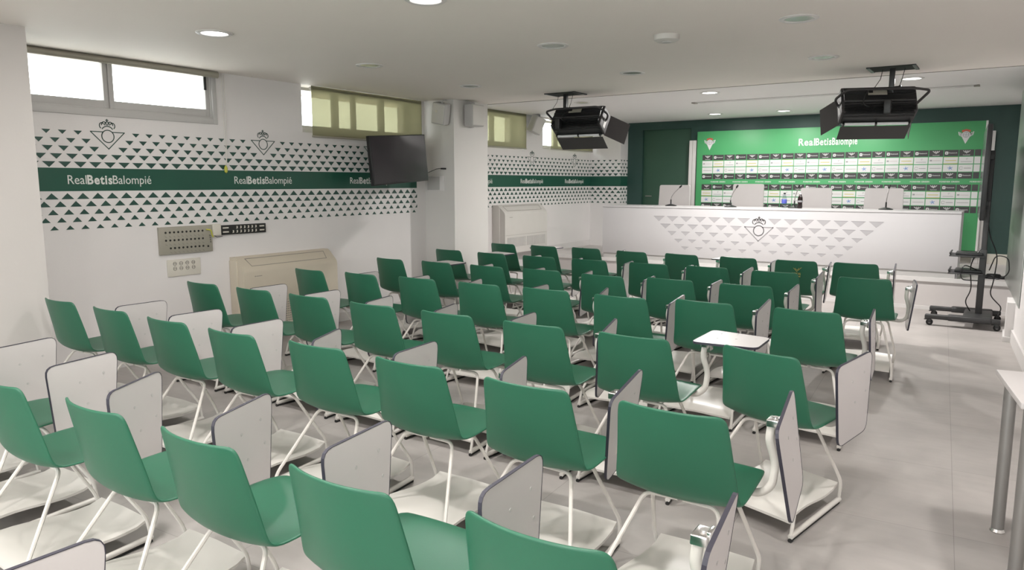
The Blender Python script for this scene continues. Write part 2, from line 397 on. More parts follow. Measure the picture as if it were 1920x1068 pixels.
def crest(mb, T, cx, z, m, s=1.0, lw=0.007):
    """inverted triangle with a ring and a crown above; z is the top edge of the triangle"""
    hw, h = 0.141*s, 0.14*s; cz = z - 0.035*s; r = 0.051*s
    mb.stroke([(cx-r*0.75, z), (cx-hw, z), (cx, z-h), (cx+hw, z), (cx+r*0.75, z)], lw*s, m, T)
    mb.stroke(arc(cx, cz, r, 0, 345, 20), lw*s, m, T, closed=True)
    zb = z + 0.024*s
    mb.stroke(arc(cx, zb-0.028*s, 0.052*s, 35, 145, 8), lw*s, m, T)
    for k in (-1, 1):
        mb.stroke(arc(cx+k*0.045*s, zb+0.028*s, 0.019*s, -60 if k > 0 else 240, 150 if k > 0 else 30, 8, 0.024*s), lw*0.9*s, m, T)
    for k in (-1, 0, 1):
        mb.stroke(arc(cx+k*0.026*s, zb+0.030*s, 0.021*s, 5, 175, 8, 0.030*s), lw*0.9*s, m, T)
    mb.stroke([(cx, zb+0.062*s), (cx, zb+0.082*s)], lw*s, m, T)
    mb.stroke([(cx-0.010*s, zb+0.073*s), (cx+0.010*s, zb+0.073*s)], lw*s, m, T)
def band_text(mb, T, c, z, L, h):
    parts = [('Real', 0.0), ('Betis', 0.028), ('Balompié', 0.0)]
    ws = [text_width(p, b) for p, b in parts]; tot = sum(ws) + 0.12; x = c - L/2
    for (p, b), wd in zip(parts, ws):
        put_text(mb, p, h, L*wd/tot, M['white'], T, b, x); x += L*(wd+0.06)/tot
def graphics(wall, T, u0, u1, ph, crests, texts, name_extra=True):
    mb = MB(); pattern(mb, T, u0, u1, ph, crests); mb.build('triangle_pattern', wall)
    MB().prism([(u0, 1.531), (u1, 1.531), (u1, 1.717), (u0, 1.717)], 0, 0.002, M['bandgreen'], T).build('green_band', wall)
    if crests:
        mb = MB()
        for c in crests: crest(mb, T, c, 2.019, M['trigreen'])
        mb.build('crest_outline', wall)
    if texts:
        mb = MB()
        T2 = T @ Matrix.Translation((0, 0, 0.002))
        for c in texts: band_text(mb, T2, c, 0, 0.70, 0.068)
        for i, v in enumerate(mb.v): pass
        o = mb.build('wall_lettering', wall); return o
TL = plane((XL+0.0005, 0, 0), (0,1,0), (0,0,1)); TLt = plane((XL+0.0005, 0, 1.628), (0,1,0), (0,0,1))
_pt = put_text
def graphics_text(wall, T, texts):
    mb = MB()
    for c in texts: band_text(mb, T @ Matrix.Translation((0, 1.626, 0.002)), c, 0, 0.70, 0.076)
    mb.build('wall_lettering', wall)
graphics(wl, TL, 2.412, 7.20, 2.82, [3.30, 4.86, 6.42], None); graphics_text(wl, TL, [3.30, 4.85, 6.39])
TL2 = plane((XL2+0.0005, 0, 0), (0,1,0), (0,0,1))
graphics(wl2, TL2, 8.1, 12.52, 9.165, [10.43, 11.89], None); graphics_text(wl2, TL2, [8.93, 10.43, 11.89])
nic = bpy.data.objects['wall_niche']
TN = plane((0, 12.5195, 0), (1,0,0), (0,0,1)); graphics(nic, TN, -6.58, -5.957, -6.53, [], None)
TN2 = plane((-5.9565, 0, 0), (0,1,0), (0,0,1)); graphics(nic, TN2, 12.52, 12.83, 12.56, [], None)

# ------------------------------------------------------------------ windows and blinds
def window(name, x, W, rails, mulls, zgl, dark_handle=None):
    y0, y1, z0, z1 = W; mb = MB(); fr = 0.045
    mb.box((x-0.06, y0, z0), (x, y1, z0+0.07), M['alu'], bev=0.004)
    mb.box((x-0.06, y0, z1-0.03), (x, y1, z1), M['alu'])
    mb.box((x-0.059, y0+0.001, z0+0.001), (x+0.0015, y0+fr, z1-0.001), M['alu'], bev=0.004); mb.box((x-0.059, y1-fr, z0+0.001), (x+0.0015, y1-0.001, z1-0.001), M['alu'], bev=0.004)
    f = struct(mb.build(name))
    ys = [y0+fr] + mulls + [y1-fr]
    for i in range(len(ys)-1):
        xa = x-0.048 + (0.014 if i % 2 else 0.0); a, b = ys[i], ys[i+1]; m2 = MB()
        m2.box((xa-0.02, a+0.002, z0+0.0705), (xa+0.02, b-0.002, zgl), M['alu'], bev=0.003)
        m2.box((xa-0.0185, a+0.001, z0+0.0715), (xa+0.0215, a+0.041, z1-0.0315), M['alu'], bev=0.003)
        m2.box((xa-0.0175, b-0.039, z0+0.0725), (xa+0.0225, b-0.001, z1-0.0325), M['alu'], bev=0.003)
        s = m2.build('sash', f)
        MB().box((xa-0.004, a+0.03, zgl-0.01), (xa+0.002, b-0.03, z1-0.02), M['glass']).build('pane', s)
    if dark_handle: MB().box((x-0.012, dark_handle, 2.46), (x+0.004, dark_handle+0.022, 2.60), M['hole'], bev=0.003).build('sash_handle', f)
    return f
window('window_1', XL-0.01, W1, None, [3.35], 2.283, 4.235)
window('window_2', XL-0.20, W2, None, [6.06, 6.35, 6.82], 2.23)
window('window_3', XL2-0.20, W3, None, [9.60], 2.25)
window('window_4', XL2-0.20, W4, None, [11.6], 2.25)
# frame facing around window 1 (wide flat aluminium border)
mb = MB(); mb.box((XL-0.012, 2.41, 2.148), (XL+0.012, 4.345, 2.20), M['alu'], bev=0.003); mb.box((XL-0.011, 4.301, 2.149), (XL+0.0135, 4.344, 2.633), M['alu'], bev=0.003)
mb.build('window_border', bpy.data.objects['window_1'])
def blind(label, x, y0, y1, zb, zt, rolled=False):
    t = thing('roller_blind', label, 'blind', (x, (y0+y1)/2, zt), 0, 'roller blinds at the high windows'); hy = (y1-y0)/2
    MB().tube([(0.03 if rolled else -0.012, -hy+0.01, -0.03), (0.03 if rolled else -0.012, hy-0.01, -0.03)], 0.020 if not rolled else 0.030, M['ac2'] if not rolled else M['patch'], 14).build('roller', t)
    if not rolled:
        mb = MB(); n = 24; vs = []; fs = []
        for i in range(n+1):
            y = -hy + 2*hy*i/n; dx = 0.004*math.sin(i*0.9)
            vs += [(0.012+dx*0.3, y, -0.003), (0.012+dx, y, zb-zt+0.02)]
        for i in range(n): fs.append((2*i, 2*i+1, 2*i+3, 2*i+2))
        mb.add(vs, fs, M['blind'], True); mb.build('fabric', t)
        MB().tube([(0.012, -hy, zb-zt+0.012), (0.012, hy, zb-zt+0.012)], 0.011, M['patch'], 10).build('bottom_bar', t)
    return t
blind('raised roller blind, just a grey tube above the uncovered nearest window', XL+0.005, 2.415, 4.36, 2.6, ZC, True)
blind('lowered olive roller blind with sunlit patches, behind the small wall screen', XL+0.012, 5.49, 7.29, 2.085, ZC)
blind('lowered beige roller blind just past the white column', XL2+0.02, 8.95, 10.20, 2.135, ZF)
blind('lowered beige roller blind nearest the stage, partly hidden by a studio light', XL2+0.06, 10.92, 12.45, 2.16, ZF)
c = thing('blind_cord', 'thin white blind chain with a yellow weight hanging beside the uncovered window', 'cord', (XL+0.02, 4.40, 2.62))
MB().tube([(0,0,0),(0,0.004,-0.45),(0,0.008,-0.86)], 0.003, M['wtube'], 6).tube([(0,0.03,0),(0,0.03,-0.45),(0,0.012,-0.86)], 0.003, M['wtube'], 6).build('chain', c)
MB().lathe([(0.002,-0.93),(0.014,-0.92),(0.016,-0.88),(0.004,-0.855)], M['yellow'], 12).build('weight', c)

# ------------------------------------------------------------------ downlights
def downlight(x, y, z, lit, label, group=None, power=None):
    t = thing('ceiling_downlight', label, 'ceiling light', (x, y, z), 0, group)
    MB().lathe([(0.085,0.0),(0.122,0.0),(0.122,-0.004),(0.112,-0.010),(0.092,-0.008),(0.086,-0.002)], M['trim'], 32).build('trim_ring', t)
    MB().lathe([(0.0005,-0.004),(0.088,-0.0035),(0.088,-0.001),(0.0005,-0.001)], M['lamp_on'] if lit else M['lamp_off'], 32).build('diffuser', t)
    if lit:
        l = bpy.data.lights.new('lamp', 'AREA'); l.shape = 'DISK'; l.size = 0.17; l.energy = power or DL_POWER; l.color = (1.0, 0.965, 0.93)
        o = bpy.data.objects.new('lamp', l); COL.objects.link(o); o.parent = t; o.location = (0, 0, -0.014)
    return t
G1 = 'round recessed downlights in the low ceiling'
for x, y, lit, lab in [
    (-4.674, 3.24, True, 'brightly lit round downlight above the uncovered window'),
    (-2.83, 3.34, True, 'lit round downlight cut off by the top edge of the photo'),
    (-4.787, 4.87, False, 'unlit round downlight, second along the window side of the ceiling'),
    (-4.889, 6.50, False, 'unlit round downlight nearest the white column'),
    (-2.944, 4.96, False, 'unlit round downlight, nearer of the two in the middle ceiling row'),
    (-3.028, 6.58, False, 'unlit round downlight, farther of the two in the middle ceiling row'),
    (-1.17, 5.03, False, 'greenish unlit round downlight, nearer of the two on the right'),
    (-1.338, 6.67, False, 'unlit round downlight just before the right studio light')]:
    downlight(x, y, ZC, lit, lab, G1, 9.0 if x < -4 else None)
for x in (-4.6, -2.75, -0.95):
    for y in (1.65, 0.0, -1.7):
        if x == -4.6 and y > -1: continue
        downlight(x, y, ZC, True, 'lit round downlight in the ceiling over and behind the camera', 'downlights behind the camera')
downlight(0.62, 3.9, ZC, True, 'lit round downlight over the side table, out of the frame', 'downlights behind the camera')
G2 = 'lit downlights over the stage'
for x, y, lab in [(-3.115, 9.046, 'lit stage downlight just past the ceiling step, near the slot end'), (-3.983, 11.861, 'lit stage downlight above the left end of the backdrop'),
                  (-2.927, 11.937, 'lit stage downlight above the middle of the backdrop'), (-0.91, 9.029, 'lit stage downlight peeking out behind the right studio light stem'),
                  (-1.85, 11.9, 'lit stage downlight hidden behind the right studio light')]:
    downlight(x, y, ZF, True, lab, G2, (DL_FAR if x < -2 else 38.0) if y < 10 else 13.0)
_q = atz(1092, 192, ZF); downlight(_q.x, _q.y, ZF, False, 'unlit stage downlight right above the left studio light', 'downlights over the stage')
t = thing('smoke_detector', 'white round smoke detector on the low ceiling', 'smoke detector', (-2.076, 5.076, ZC))
MB().lathe([(0.0,-0.045),(0.07,-0.045),(0.088,-0.035),(0.092,-0.01),(0.092,0.0)], M['ac2'], 28).build('casing', t)
MB().lathe([(0.001,-0.052),(0.03,-0.051),(0.033,-0.045)], M['alu'], 20).build('sensor_cap', t)
t = thing('projection_screen_slot', 'long narrow projection screen housing in the stage ceiling', 'screen housing', (-2.01, 10.05, ZF))
MB().box((-1.66,-0.045,-0.006),(1.66,0.045,0.0), M['ceilfar']).box((-1.66,-0.05,-0.010),(1.66,-0.04,0.0), M['alu']).box((-1.66,0.04,-0.010),(1.66,0.05,0.0), M['alu']).build('housing', t)
for s in (-1, 1): MB().box((s*1.66-0.03,-0.05,-0.016),(s*1.66+0.03,0.05,0.0), M['grille'], bev=0.004).build('end_cap', t)

# ------------------------------------------------------------------ studio lights
def studio_light(cx, cy, yaw, px, py, label, left_open, right_open, pitch, side=1):
    t = thing('studio_light', label, 'studio light', (px, py, ZC), 0, 'black studio lights hung from the ceiling')
    hx, hz, dep = 0.30, 0.145, 0.20; zc = -0.325
    B = Matrix.Translation((cx-px, cy-py, zc)) @ Matrix.Rotation(yaw, 4, 'Z') @ Matrix.Rotation(math.radians(-pitch), 4, 'X')
    # ceiling plate: dark opening cut for the stem
    MB().box((-0.19,-0.15,-0.008),(0.19,0.15,0.001), M['void']).box((-0.20,-0.16,-0.012),(-0.17,0.16,0.0), M['black']).box((0.17,-0.16,-0.012),(0.20,0.16,0.0), M['black']).build('ceiling_plate', t)
    MB().box((-0.022,-0.022,-0.26),(0.022,0.022,0.0), M['black'], bev=0.004).tube([(0.0,0,-0.17),(0.07,-0.01,-0.17)], 0.006, M['black'], 8).tube([(0.07,-0.025,-0.17),(0.07,0.005,-0.17)], 0.012, M['black'], 8).build('stem', t)
    # ribbed housing: cross-section swept along X, ribs as small waves
    prof = []
    n = 40
    for k in range(n+1):
        a = PI/2 + PI*k/n
        r = 1.0 + (0.03 if k % 2 else -0.03)
        yy = 0.10*math.copysign(abs(math.cos(a))**0.6, math.cos(a))*r*1.3; zz = hz*math.copysign(abs(math.sin(a))**0.6, math.sin(a))*(1.0 if k in (0, n) else r)
        prof.append((yy, zz))
    prof += [(0.07, -hz), (0.09, -hz+0.02), (0.09, hz-0.02), (0.07, hz)]
    mb = MB(); N = len(prof); vs = [(-hx, y, z) for y, z in prof] + [(hx, y, z) for y, z in prof]
    fs = [tuple(range(N))[::-1], tuple(range(N, 2*N))] + [(i, N+i, N+(i+1) % N, (i+1) % N) for i in range(N)]
    mb.add(vs, fs, M['black'], False, B)
    for s in (-1, 1): mb.box((s*hx-0.02,-0.10,-hz*0.93),(s*hx+0.02,0.095,hz*0.93), M['barn'], B, bev=0.012)
    mb.build('housing', t)
    MB().box((-side*(hx+0.0205),-0.02,-0.10),(-side*(hx+0.023),0.03,0.04), M['spk'], B).build('maker_plate', t)
    m2 = MB()   # reflector frame and tubes on the front
    m2.box((-hx+0.01,0.088,-hz+0.01),(hx-0.01,0.10,hz-0.01), M['reflector'], B)
    for k in range(4): m2.tube([(-hx+0.03,0.108,-hz+0.04+k*0.07),(hx-0.03,0.108,-hz+0.04+k*0.07)], 0.012, M['reflector'], 10, B)
    m2.build('lamp_tubes', t)
    m3 = MB()
    for a, b in ((-hx+0.02, -0.01), (0.01, hx-0.02)): m3.tube([(a,0.06,-hz-0.016),(b,0.06,-hz-0.016)], 0.014, M['reflector'], 10, B)
    for x in (-hx+0.02, 0, hx-0.02): m3.box((x-0.008,0.04,-hz-0.03),(x+0.008,0.075,-hz), M['black'], B)
    m3.build('edge_roll', t)
    # yoke bar, safety cables, name plate
    yk = smooth_path([(side*a, b, c) for a, b, c in [(-hx-0.03,0.0,0.0),(-hx-0.07,-0.06,0.03),(-0.28,-0.18,0.05),(0.28,-0.18,0.05),(hx+0.13,-0.13,0.06),(hx+0.03,0.0,0.0)]], 0.04)
    MB().tube(yk, 0.012, M['barn'], 8, B).tube([(-hx-0.03,0,0),(-hx+0.02,0,0)], 0.018, M['black'], 10, B).tube([(hx-0.02,0,0),(hx+0.03,0,0)], 0.018, M['black'], 10, B).build('yoke', t)
    MB().tube(smooth_path([(0,0,-0.24),(0.0,-0.02,-0.30),(0.0,-0.16,-0.36)], 0.03), 0.014, M['black'], 8).box((-0.03,-0.20,-0.42),(0.03,-0.13,-0.30), M['black'], bev=0.006).build('swivel_clamp', t)
    MB().box((-0.10,-0.152,0.01),(0.06,-0.146,0.075), M['patch'], B).box((-0.095,-0.158,0.03),(-0.06,-0.15,0.06), M['black'], B).build('rating_plate', t)
    MB().tube([(-0.08,-0.02,-0.01),(-0.09,-0.05,-0.10),(-0.14,-0.08,-0.19)], 0.003, M['black'], 6).tube([(0.10,0.0,-0.01),(0.08,-0.02,-0.12),(0.06,-0.05,-0.20)], 0.003, M['black'], 6).build('safety_cable', t)
    MB().tube(smooth_path([B@Vector((-0.10,-0.15,0.05)),B@Vector((-0.14,-0.19,-0.04)),B@Vector((-0.16,-0.17,-0.10)),B@Vector((-0.10,-0.15,-0.12))], 0.04), 0.006, M['black'], 6).build('power_cable', t)
    def door(h0, h1, d, L, taper):
        """leaf hinged on the segment h0-h1, running along d"""
        h0, h1, d = Vector(h0), Vector(h1), Vector(d).normalized()
        e = (h1-h0).normalized(); n_ = e.cross(d).normalized()*0.0015
        q = [h0, h1, h1 + d*L + e*taper, h0 + d*L - e*taper]
        vs = [v - n_ for v in q] + [v + n_ for v in q]
        MB().add(vs, [(3,2,1,0),(4,5,6,7),(0,1,5,4),(1,2,6,5),(2,3,7,6),(3,0,4,7)], M['barn'], False, B).build('barn_door', t)
    door((-hx,0.09,-hz-0.02), (hx,0.09,-hz-0.02), (0, 1.0, -0.06), 0.20, 0.0)
    door((-hx,0.09,hz), (hx,0.09,hz), (0, 0.75, 0.35), 0.20, -0.03)
    door((-hx-0.01,0.09,-hz), (-hx-0.01,0.09,hz), (-left_open, 1.0, 0), 0.22, 0.0)
    door((hx+0.01,0.09,-hz), (hx+0.01,0.09,hz), (right_open, 1.0, 0), 0.26, 0.0)
    return t
studio_light(-4.20, 7.72, math.radians(2), -4.38, 7.68, 'black studio light on the left, hung before the window blinds, side flap open', -0.6, 1.1, 36, -1)
studio_light(-1.05, 7.66, math.radians(20), -0.93, 7.64, 'black studio light on the right, hung in front of the green backdrop', 0.75, 0.15, 30)
bpy.context.view_layer.update()

# ------------------------------------------------------------------ wall screen, speakers, switches
t = thing('wall_television', 'tilted black flat screen hung on a wall arm over the blind', 'television', (XL, 6.45, 1.86))
T = Matrix.Translation((0.395, 0.02, 0.01)) @ Matrix.Rotation(math.radians(3.8), 4, 'X') @ Matrix.Rotation(math.radians(-2.5), 4, 'Y')
MB().box((-0.05,-0.475,-0.278),(0.0,0.475,0.278), M['bezel'], T, bev=0.006).build('casing', t)
MB().box((0.0005,-0.462,-0.262),(0.002,0.462,0.266), M['screen'], T).build('screen', t)
MB().box((0.001,-0.10,-0.12),(0.02,0.10,0.12), M['black'], bev=0.004).tube(smooth_path([(0.02,0,0),(0.18,0.12,0),(0.345,0,0)],0.03), 0.02, M['black'], 8).build('wall_arm', t)
t = thing('television_cable', 'short black cable and plug poking out beside the tilted wall screen', 'cable', (-5.93, 6.93, 1.72))
MB().tube(smooth_path([(0,0,-0.02),(-0.02,0.15,0.02),(-0.04,0.30,0.055),(-0.03,0.40,0.055)],0.05), 0.005, M['black'], 8).build('lead', t)
MB().box((-0.045,0.36,0.045),(-0.01,0.435,0.065), M['black'], bev=0.004).build('plug', t)
def speaker(label, loc, rot, s=(0.20,0.15,0.27)):
    t = thing('wall_speaker', label, 'speaker', loc, 0, 'small wall speakers'); 
    R = Matrix.Rotation(rot[2],4,'Z') @ Matrix.Rotation(rot[1],4,'Y') @ Matrix.Rotation(rot[0],4,'X')
    MB().box((-s[0]/2,-s[1]/2,-s[2]/2),(s[0]/2,s[1]/2,s[2]/2), M['spk'], R, bev=0.012).build('cabinet', t)
    MB().box((-s[0]/2+0.012,-s[1]/2-0.006,-s[2]/2+0.012),(s[0]/2-0.012,-s[1]/2+0.002,s[2]/2-0.012), M['ac2'], R, bev=0.004).build('front_grille', t)
    MB().tube([(0,0,s[2]/2+0.03),(0,0,s[2]/2-0.02)], 0.012, M['alu'], 8, R).tube([(0,0,s[2]/2+0.03),(0,s[1]/2+0.03,s[2]/2+0.03)], 0.010, M['alu'], 8, R).build('bracket', t)
    return t
sp1 = speaker('grey wall speaker tilted on the shaded front of the column', (-5.93, 7.26, 2.455), (0.15, 0.22, 0.15), (0.19,0.13,0.26))
MB().lathe([(0.0,0.0),(0.02,0.002),(0.02,0.006),(0.0,0.008)], M['ivory'], 16, plane((-0.01,-0.078,0.02),(1,0,0),(0,0,1))).build('badge', sp1)
speaker('pale wall speaker on the bright side of the column', (-5.725, 7.68, 2.45), (0.0, 0.0, PI/2), (0.26,0.13,0.27))
speaker('pale tilted wall speaker between the two beige blinds', (XL2+0.16, 10.30, 2.53), (0.2, 0.35, 1.3), (0.20,0.15,0.27))
t = thing('switch_plate', 'cream square wall plate on the column below the speaker', 'switch plate', (-6.115, 7.367, 1.59))
MB().box((-0.14,-0.012,-0.095),(0.14,0.004,0.095), M['wall'], bev=0.003).build('back_plate', t)
MB().box((-0.13,-0.022,-0.085),(0.07,-0.010,0.085), M['spk'], bev=0.003).build('cover', t)

# ------------------------------------------------------------------ things on the left wall
t = thing('audio_patch_panel', 'grey metal patch panel with rows of round sockets on the wall', 'patch panel', (XL, 3.94, 1.075))
T = plane((0.03, 0, 0), (0,1,0), (0,0,1))
MB().box((0.0,-0.265,-0.125),(0.03,0.265,0.125), M['patch'], bev=0.003).build('plate', t)
hb = MB()
for r in range(3):
    for k in range(10):
        if r == 2 and k == 0: continue
        hb.prism(arc(-0.205+0.041*k, 0.075-0.072*r, 0.0095, 0, 330, 9), 0.0, 0.003, M['hole'], T)
        hb.stroke([(-0.21+0.041*k, 0.04-0.072*r), (-0.195+0.041*k, 0.03-0.072*r)], 0.005, M['grille'], T, t=0.002)
hb.prism(arc(0.215, -0.075, 0.0095, 0, 330, 9), 0.0, 0.003, M['hole'], T)
for k in range(4): hb.stroke([(0.235+0.003*k, 0.03-0.02*k), (0.245, 0.02-0.02*k)], 0.005, M['hole'], T)
hb.build('sockets', t)
MB().tube(smooth_path([(0.035,0.20,0.085),(0.06,0.235,0.08),(0.05,0.25,0.03),(0.05,0.262,0.01)],0.03), 0.006, M['yellow'], 8).build('yellow_lead', t)
t = thing('junction_box', 'small white box between the patch panel and black socket strip', 'junction box', (XL, 4.255, 1.15))
MB().box((0,-0.045,-0.055),(0.04,0.045,0.055), M['ivory'], bev=0.006).build('lid', t)
MB().tube([(0.02,-0.03,-0.05),(0.03,0.0,-0.07),(0.03,0.06,-0.065)], 0.003, M['black'], 6).build('wire', t)
t = thing('socket_strip', 'black horizontal socket strip with small white outlets on the wall', 'socket strip', (XL, 4.568, 1.142))
T = plane((0.028, 0, 0), (0,1,0), (0,0,1))
MB().box((0,-0.257,-0.046),(0.028,0.257,0.046), M['hole'], bev=0.003).build('plate', t)
for r in (-0.019, 0.021):
    MB().prism([(-0.245,r-0.006),(-0.18,r-0.006),(-0.18,r+0.006),(-0.245,r+0.006)], 0, 0.002, M['ivory'], T).build('label_slot', t)
    MB().prism([(0.18,r-0.006),(0.235,r-0.006),(0.235,r+0.006),(0.18,r+0.006)], 0, 0.002, M['ivory'], T).build('label_slot', t)
    for k in range(7):
        c = -0.13+0.044*k
        if k == 0 and r > 0: continue
        MB().prism([(c-0.009,r-0.014),(c+0.009,r-0.010),(c+0.009,r+0.012),(c-0.005,r+0.014),(c-0.002,r)], 0, 0.002, M['ivory'], T).build('outlet', t)
t = thing('power_outlet_plate', 'cream plate of eight power sockets under the patch panel', 'power outlet', (XL, 3.91, 0.82))
T = plane((0.014, 0, 0), (0,1,0), (0,0,1))
MB().box((0,-0.165,-0.078),(0.014,0.165,0.078), M['ivory'], bev=0.003).build('plate', t)
for r in (-0.005, 0.040):
    for k in range(4):
        hb = MB(); cx = -0.095+0.062*k
        hb.stroke(arc(cx, r, 0.016, 0, 330, 12), 0.004, M['grille'], T, True); hb.prism(arc(cx-0.006, r, 0.003, 0, 300, 6), 0, 0.003, M['hole'], T); hb.prism(arc(cx+0.006, r, 0.003, 0, 300, 6), 0, 0.003, M['hole'], T)
        hb.build('socket', t)

def aircon(label, x, y0, y1, z0, z1, dep, m, left_grille):
    t = thing('air_conditioner', label, 'air conditioner', (x, (y0+y1)/2, z0), 0, 'floor level air conditioners'); hy = (y1-y0)/2; H = z1-z0
    # profile in XZ with rounded top front
    prof = [(0,0),(dep,0),(dep,H-0.15),(dep-0.010,H-0.12),(dep-0.03,H-0.097),(dep-0.125,H-0.010),(dep-0.145,H),(0,H)]
    Tm = Matrix(((1,0,0,0),(0,0,1,0),(0,1,0,0),(0,0,0,1)))
    MB().prism(prof, -hy, hy, m, Tm).box((0.004,-hy-0.012,0.02),(dep-0.10,-hy+0.01,H-0.03), m, None, 0.005).box((0.004,hy-0.01,0.02),(dep-0.10,hy+0.012,H-0.03), m, None, 0.005).build('casing', t)
    Tt = plane((dep-0.03+0.001, 0, H-0.097+0.001), (0,1,0), (-0.095,0,0.087))
    MB().stroke([(-hy*0.80,0.012),(hy*0.80,0.012),(hy*0.84,0.115),(-hy*0.84,0.115)], 0.005, M['grille'], Tt, True).build('outlet_flap', t)
    Tf = plane((dep+0.0005, 0, 0), (0,1,0), (0,0,1))
    g = MB(); g.stroke([(-hy*0.97,H*0.38),(hy*0.97,H*0.38)], 0.003, M['grille'], Tf)
    if left_grille:
        for a, b in ((-hy*0.90, -hy*0.06), (hy*0.0, hy*0.90)):
            g.prism([(a,0.10),(b,0.10),(b,H*0.33),(a,H*0.33)], 0, 0.002, M['spk'], Tf)
            for k in range(18):
                u = a+(b-a)*(k+0.5)/18; g.prism([(u-0.004,0.10),(u+0.004,0.10),(u+0.004,H*0.33),(u-0.004,H*0.33)], 0.002, 0.006, M['ac2'], Tf)
    else:
        for c in range(44):
            for r in range(9):
                u = -hy*0.88 + c*hy*1.76/44; v = 0.06 + r*0.024
                g.prism([(u,v),(u+0.014,v),(u+0.014,v+0.014),(u,v+0.014)], 0, 0.0015, M['grille'], Tf)
    g.build('intake_grille', t)
    b = MB(); Tb = plane((dep+0.001,-hy*0.80,H-0.19),(0,1,0),(0,0,1)); b.prism(arc(0.005,0.003,0.006,0,300,6),0,0.001,M['grille'],Tb); b.prism([(0.016,0),(0.085,0),(0.085,0.006),(0.016,0.006)],0,0.001,M['grille'],Tb); b.build('maker_badge', t)
    return t
aircon('cream floor air conditioner against the near wall, below the black socket strip', XL, 4.40, 5.60, 0.12, 0.87, 0.22, M['ac'], False)
aircon('white floor air conditioner past the column beside the stage', XL2, 9.28, 10.53, 0.50, 1.25, 0.24, M['ac2'], True)

# ------------------------------------------------------------------ backdrop
YBK = 12.70
t = thing('white_display_frame', 'white upright frame boards leaning behind the green backdrop, showing at both edges', 'display frame', (-2.4, 12.78, ZP))
for a, b, z1 in ((-2.33, -2.20, 1.93), (2.07, 2.24, 1.93)):
    MB().box((a,-0.03,0.0),(b,0.02,z1), M['trim'], bev=0.006).box(((a+b)/2-0.002,-0.033,0.0),((a+b)/2+0.002,-0.029,z1), M['grille']).build('upright', t)
MB().box((-2.2,-0.0,0.3),(2.07,0.02,0.38), M['trim']).build('crossbar', t)
t = thing('sponsor_backdrop', 'light green press backdrop with a grid of sponsor tiles and two crests', 'backdrop', (0, YBK, 0))
X0, X1, Z0, Z1 = -4.567, -0.286, 0.60, 2.484
MB().box((X0,0,Z0),(X1,0.03,Z1), M['lgreen'], bev=0.003).box((X1-0.002,-0.004,Z0),(X1+0.025,0.034,Z1), M['trim']).build('panel', t)
MB().box((X0,0.0,0.50),(X1+0.02,0.03,Z0), M['rubber']).build('bottom_strip', t)
for x in (-4.2, -2.4, -0.7): MB().box((x-0.03,0.0,ZP),(x+0.03,0.03,Z0+0.02), M['rubber']).box((x-0.03,-0.15,ZP),(x+0.03,0.1,ZP+0.02), M['rubber']).build('foot', t)
T = plane((0,-0.0005,0),(1,0,0),(0,0,1))
tm = MB(); PITCH = 0.1935; NC = 21
rowz = [(2.077,1.986,'D'),(1.974,1.874,'A'),(1.862,1.759,'B'),(1.749,1.658,'D2'),(1.570,1.478,'D'),(1.465,1.370,'A2'),(1.355,1.256,'B2'),(1.246,1.155,'D2')]
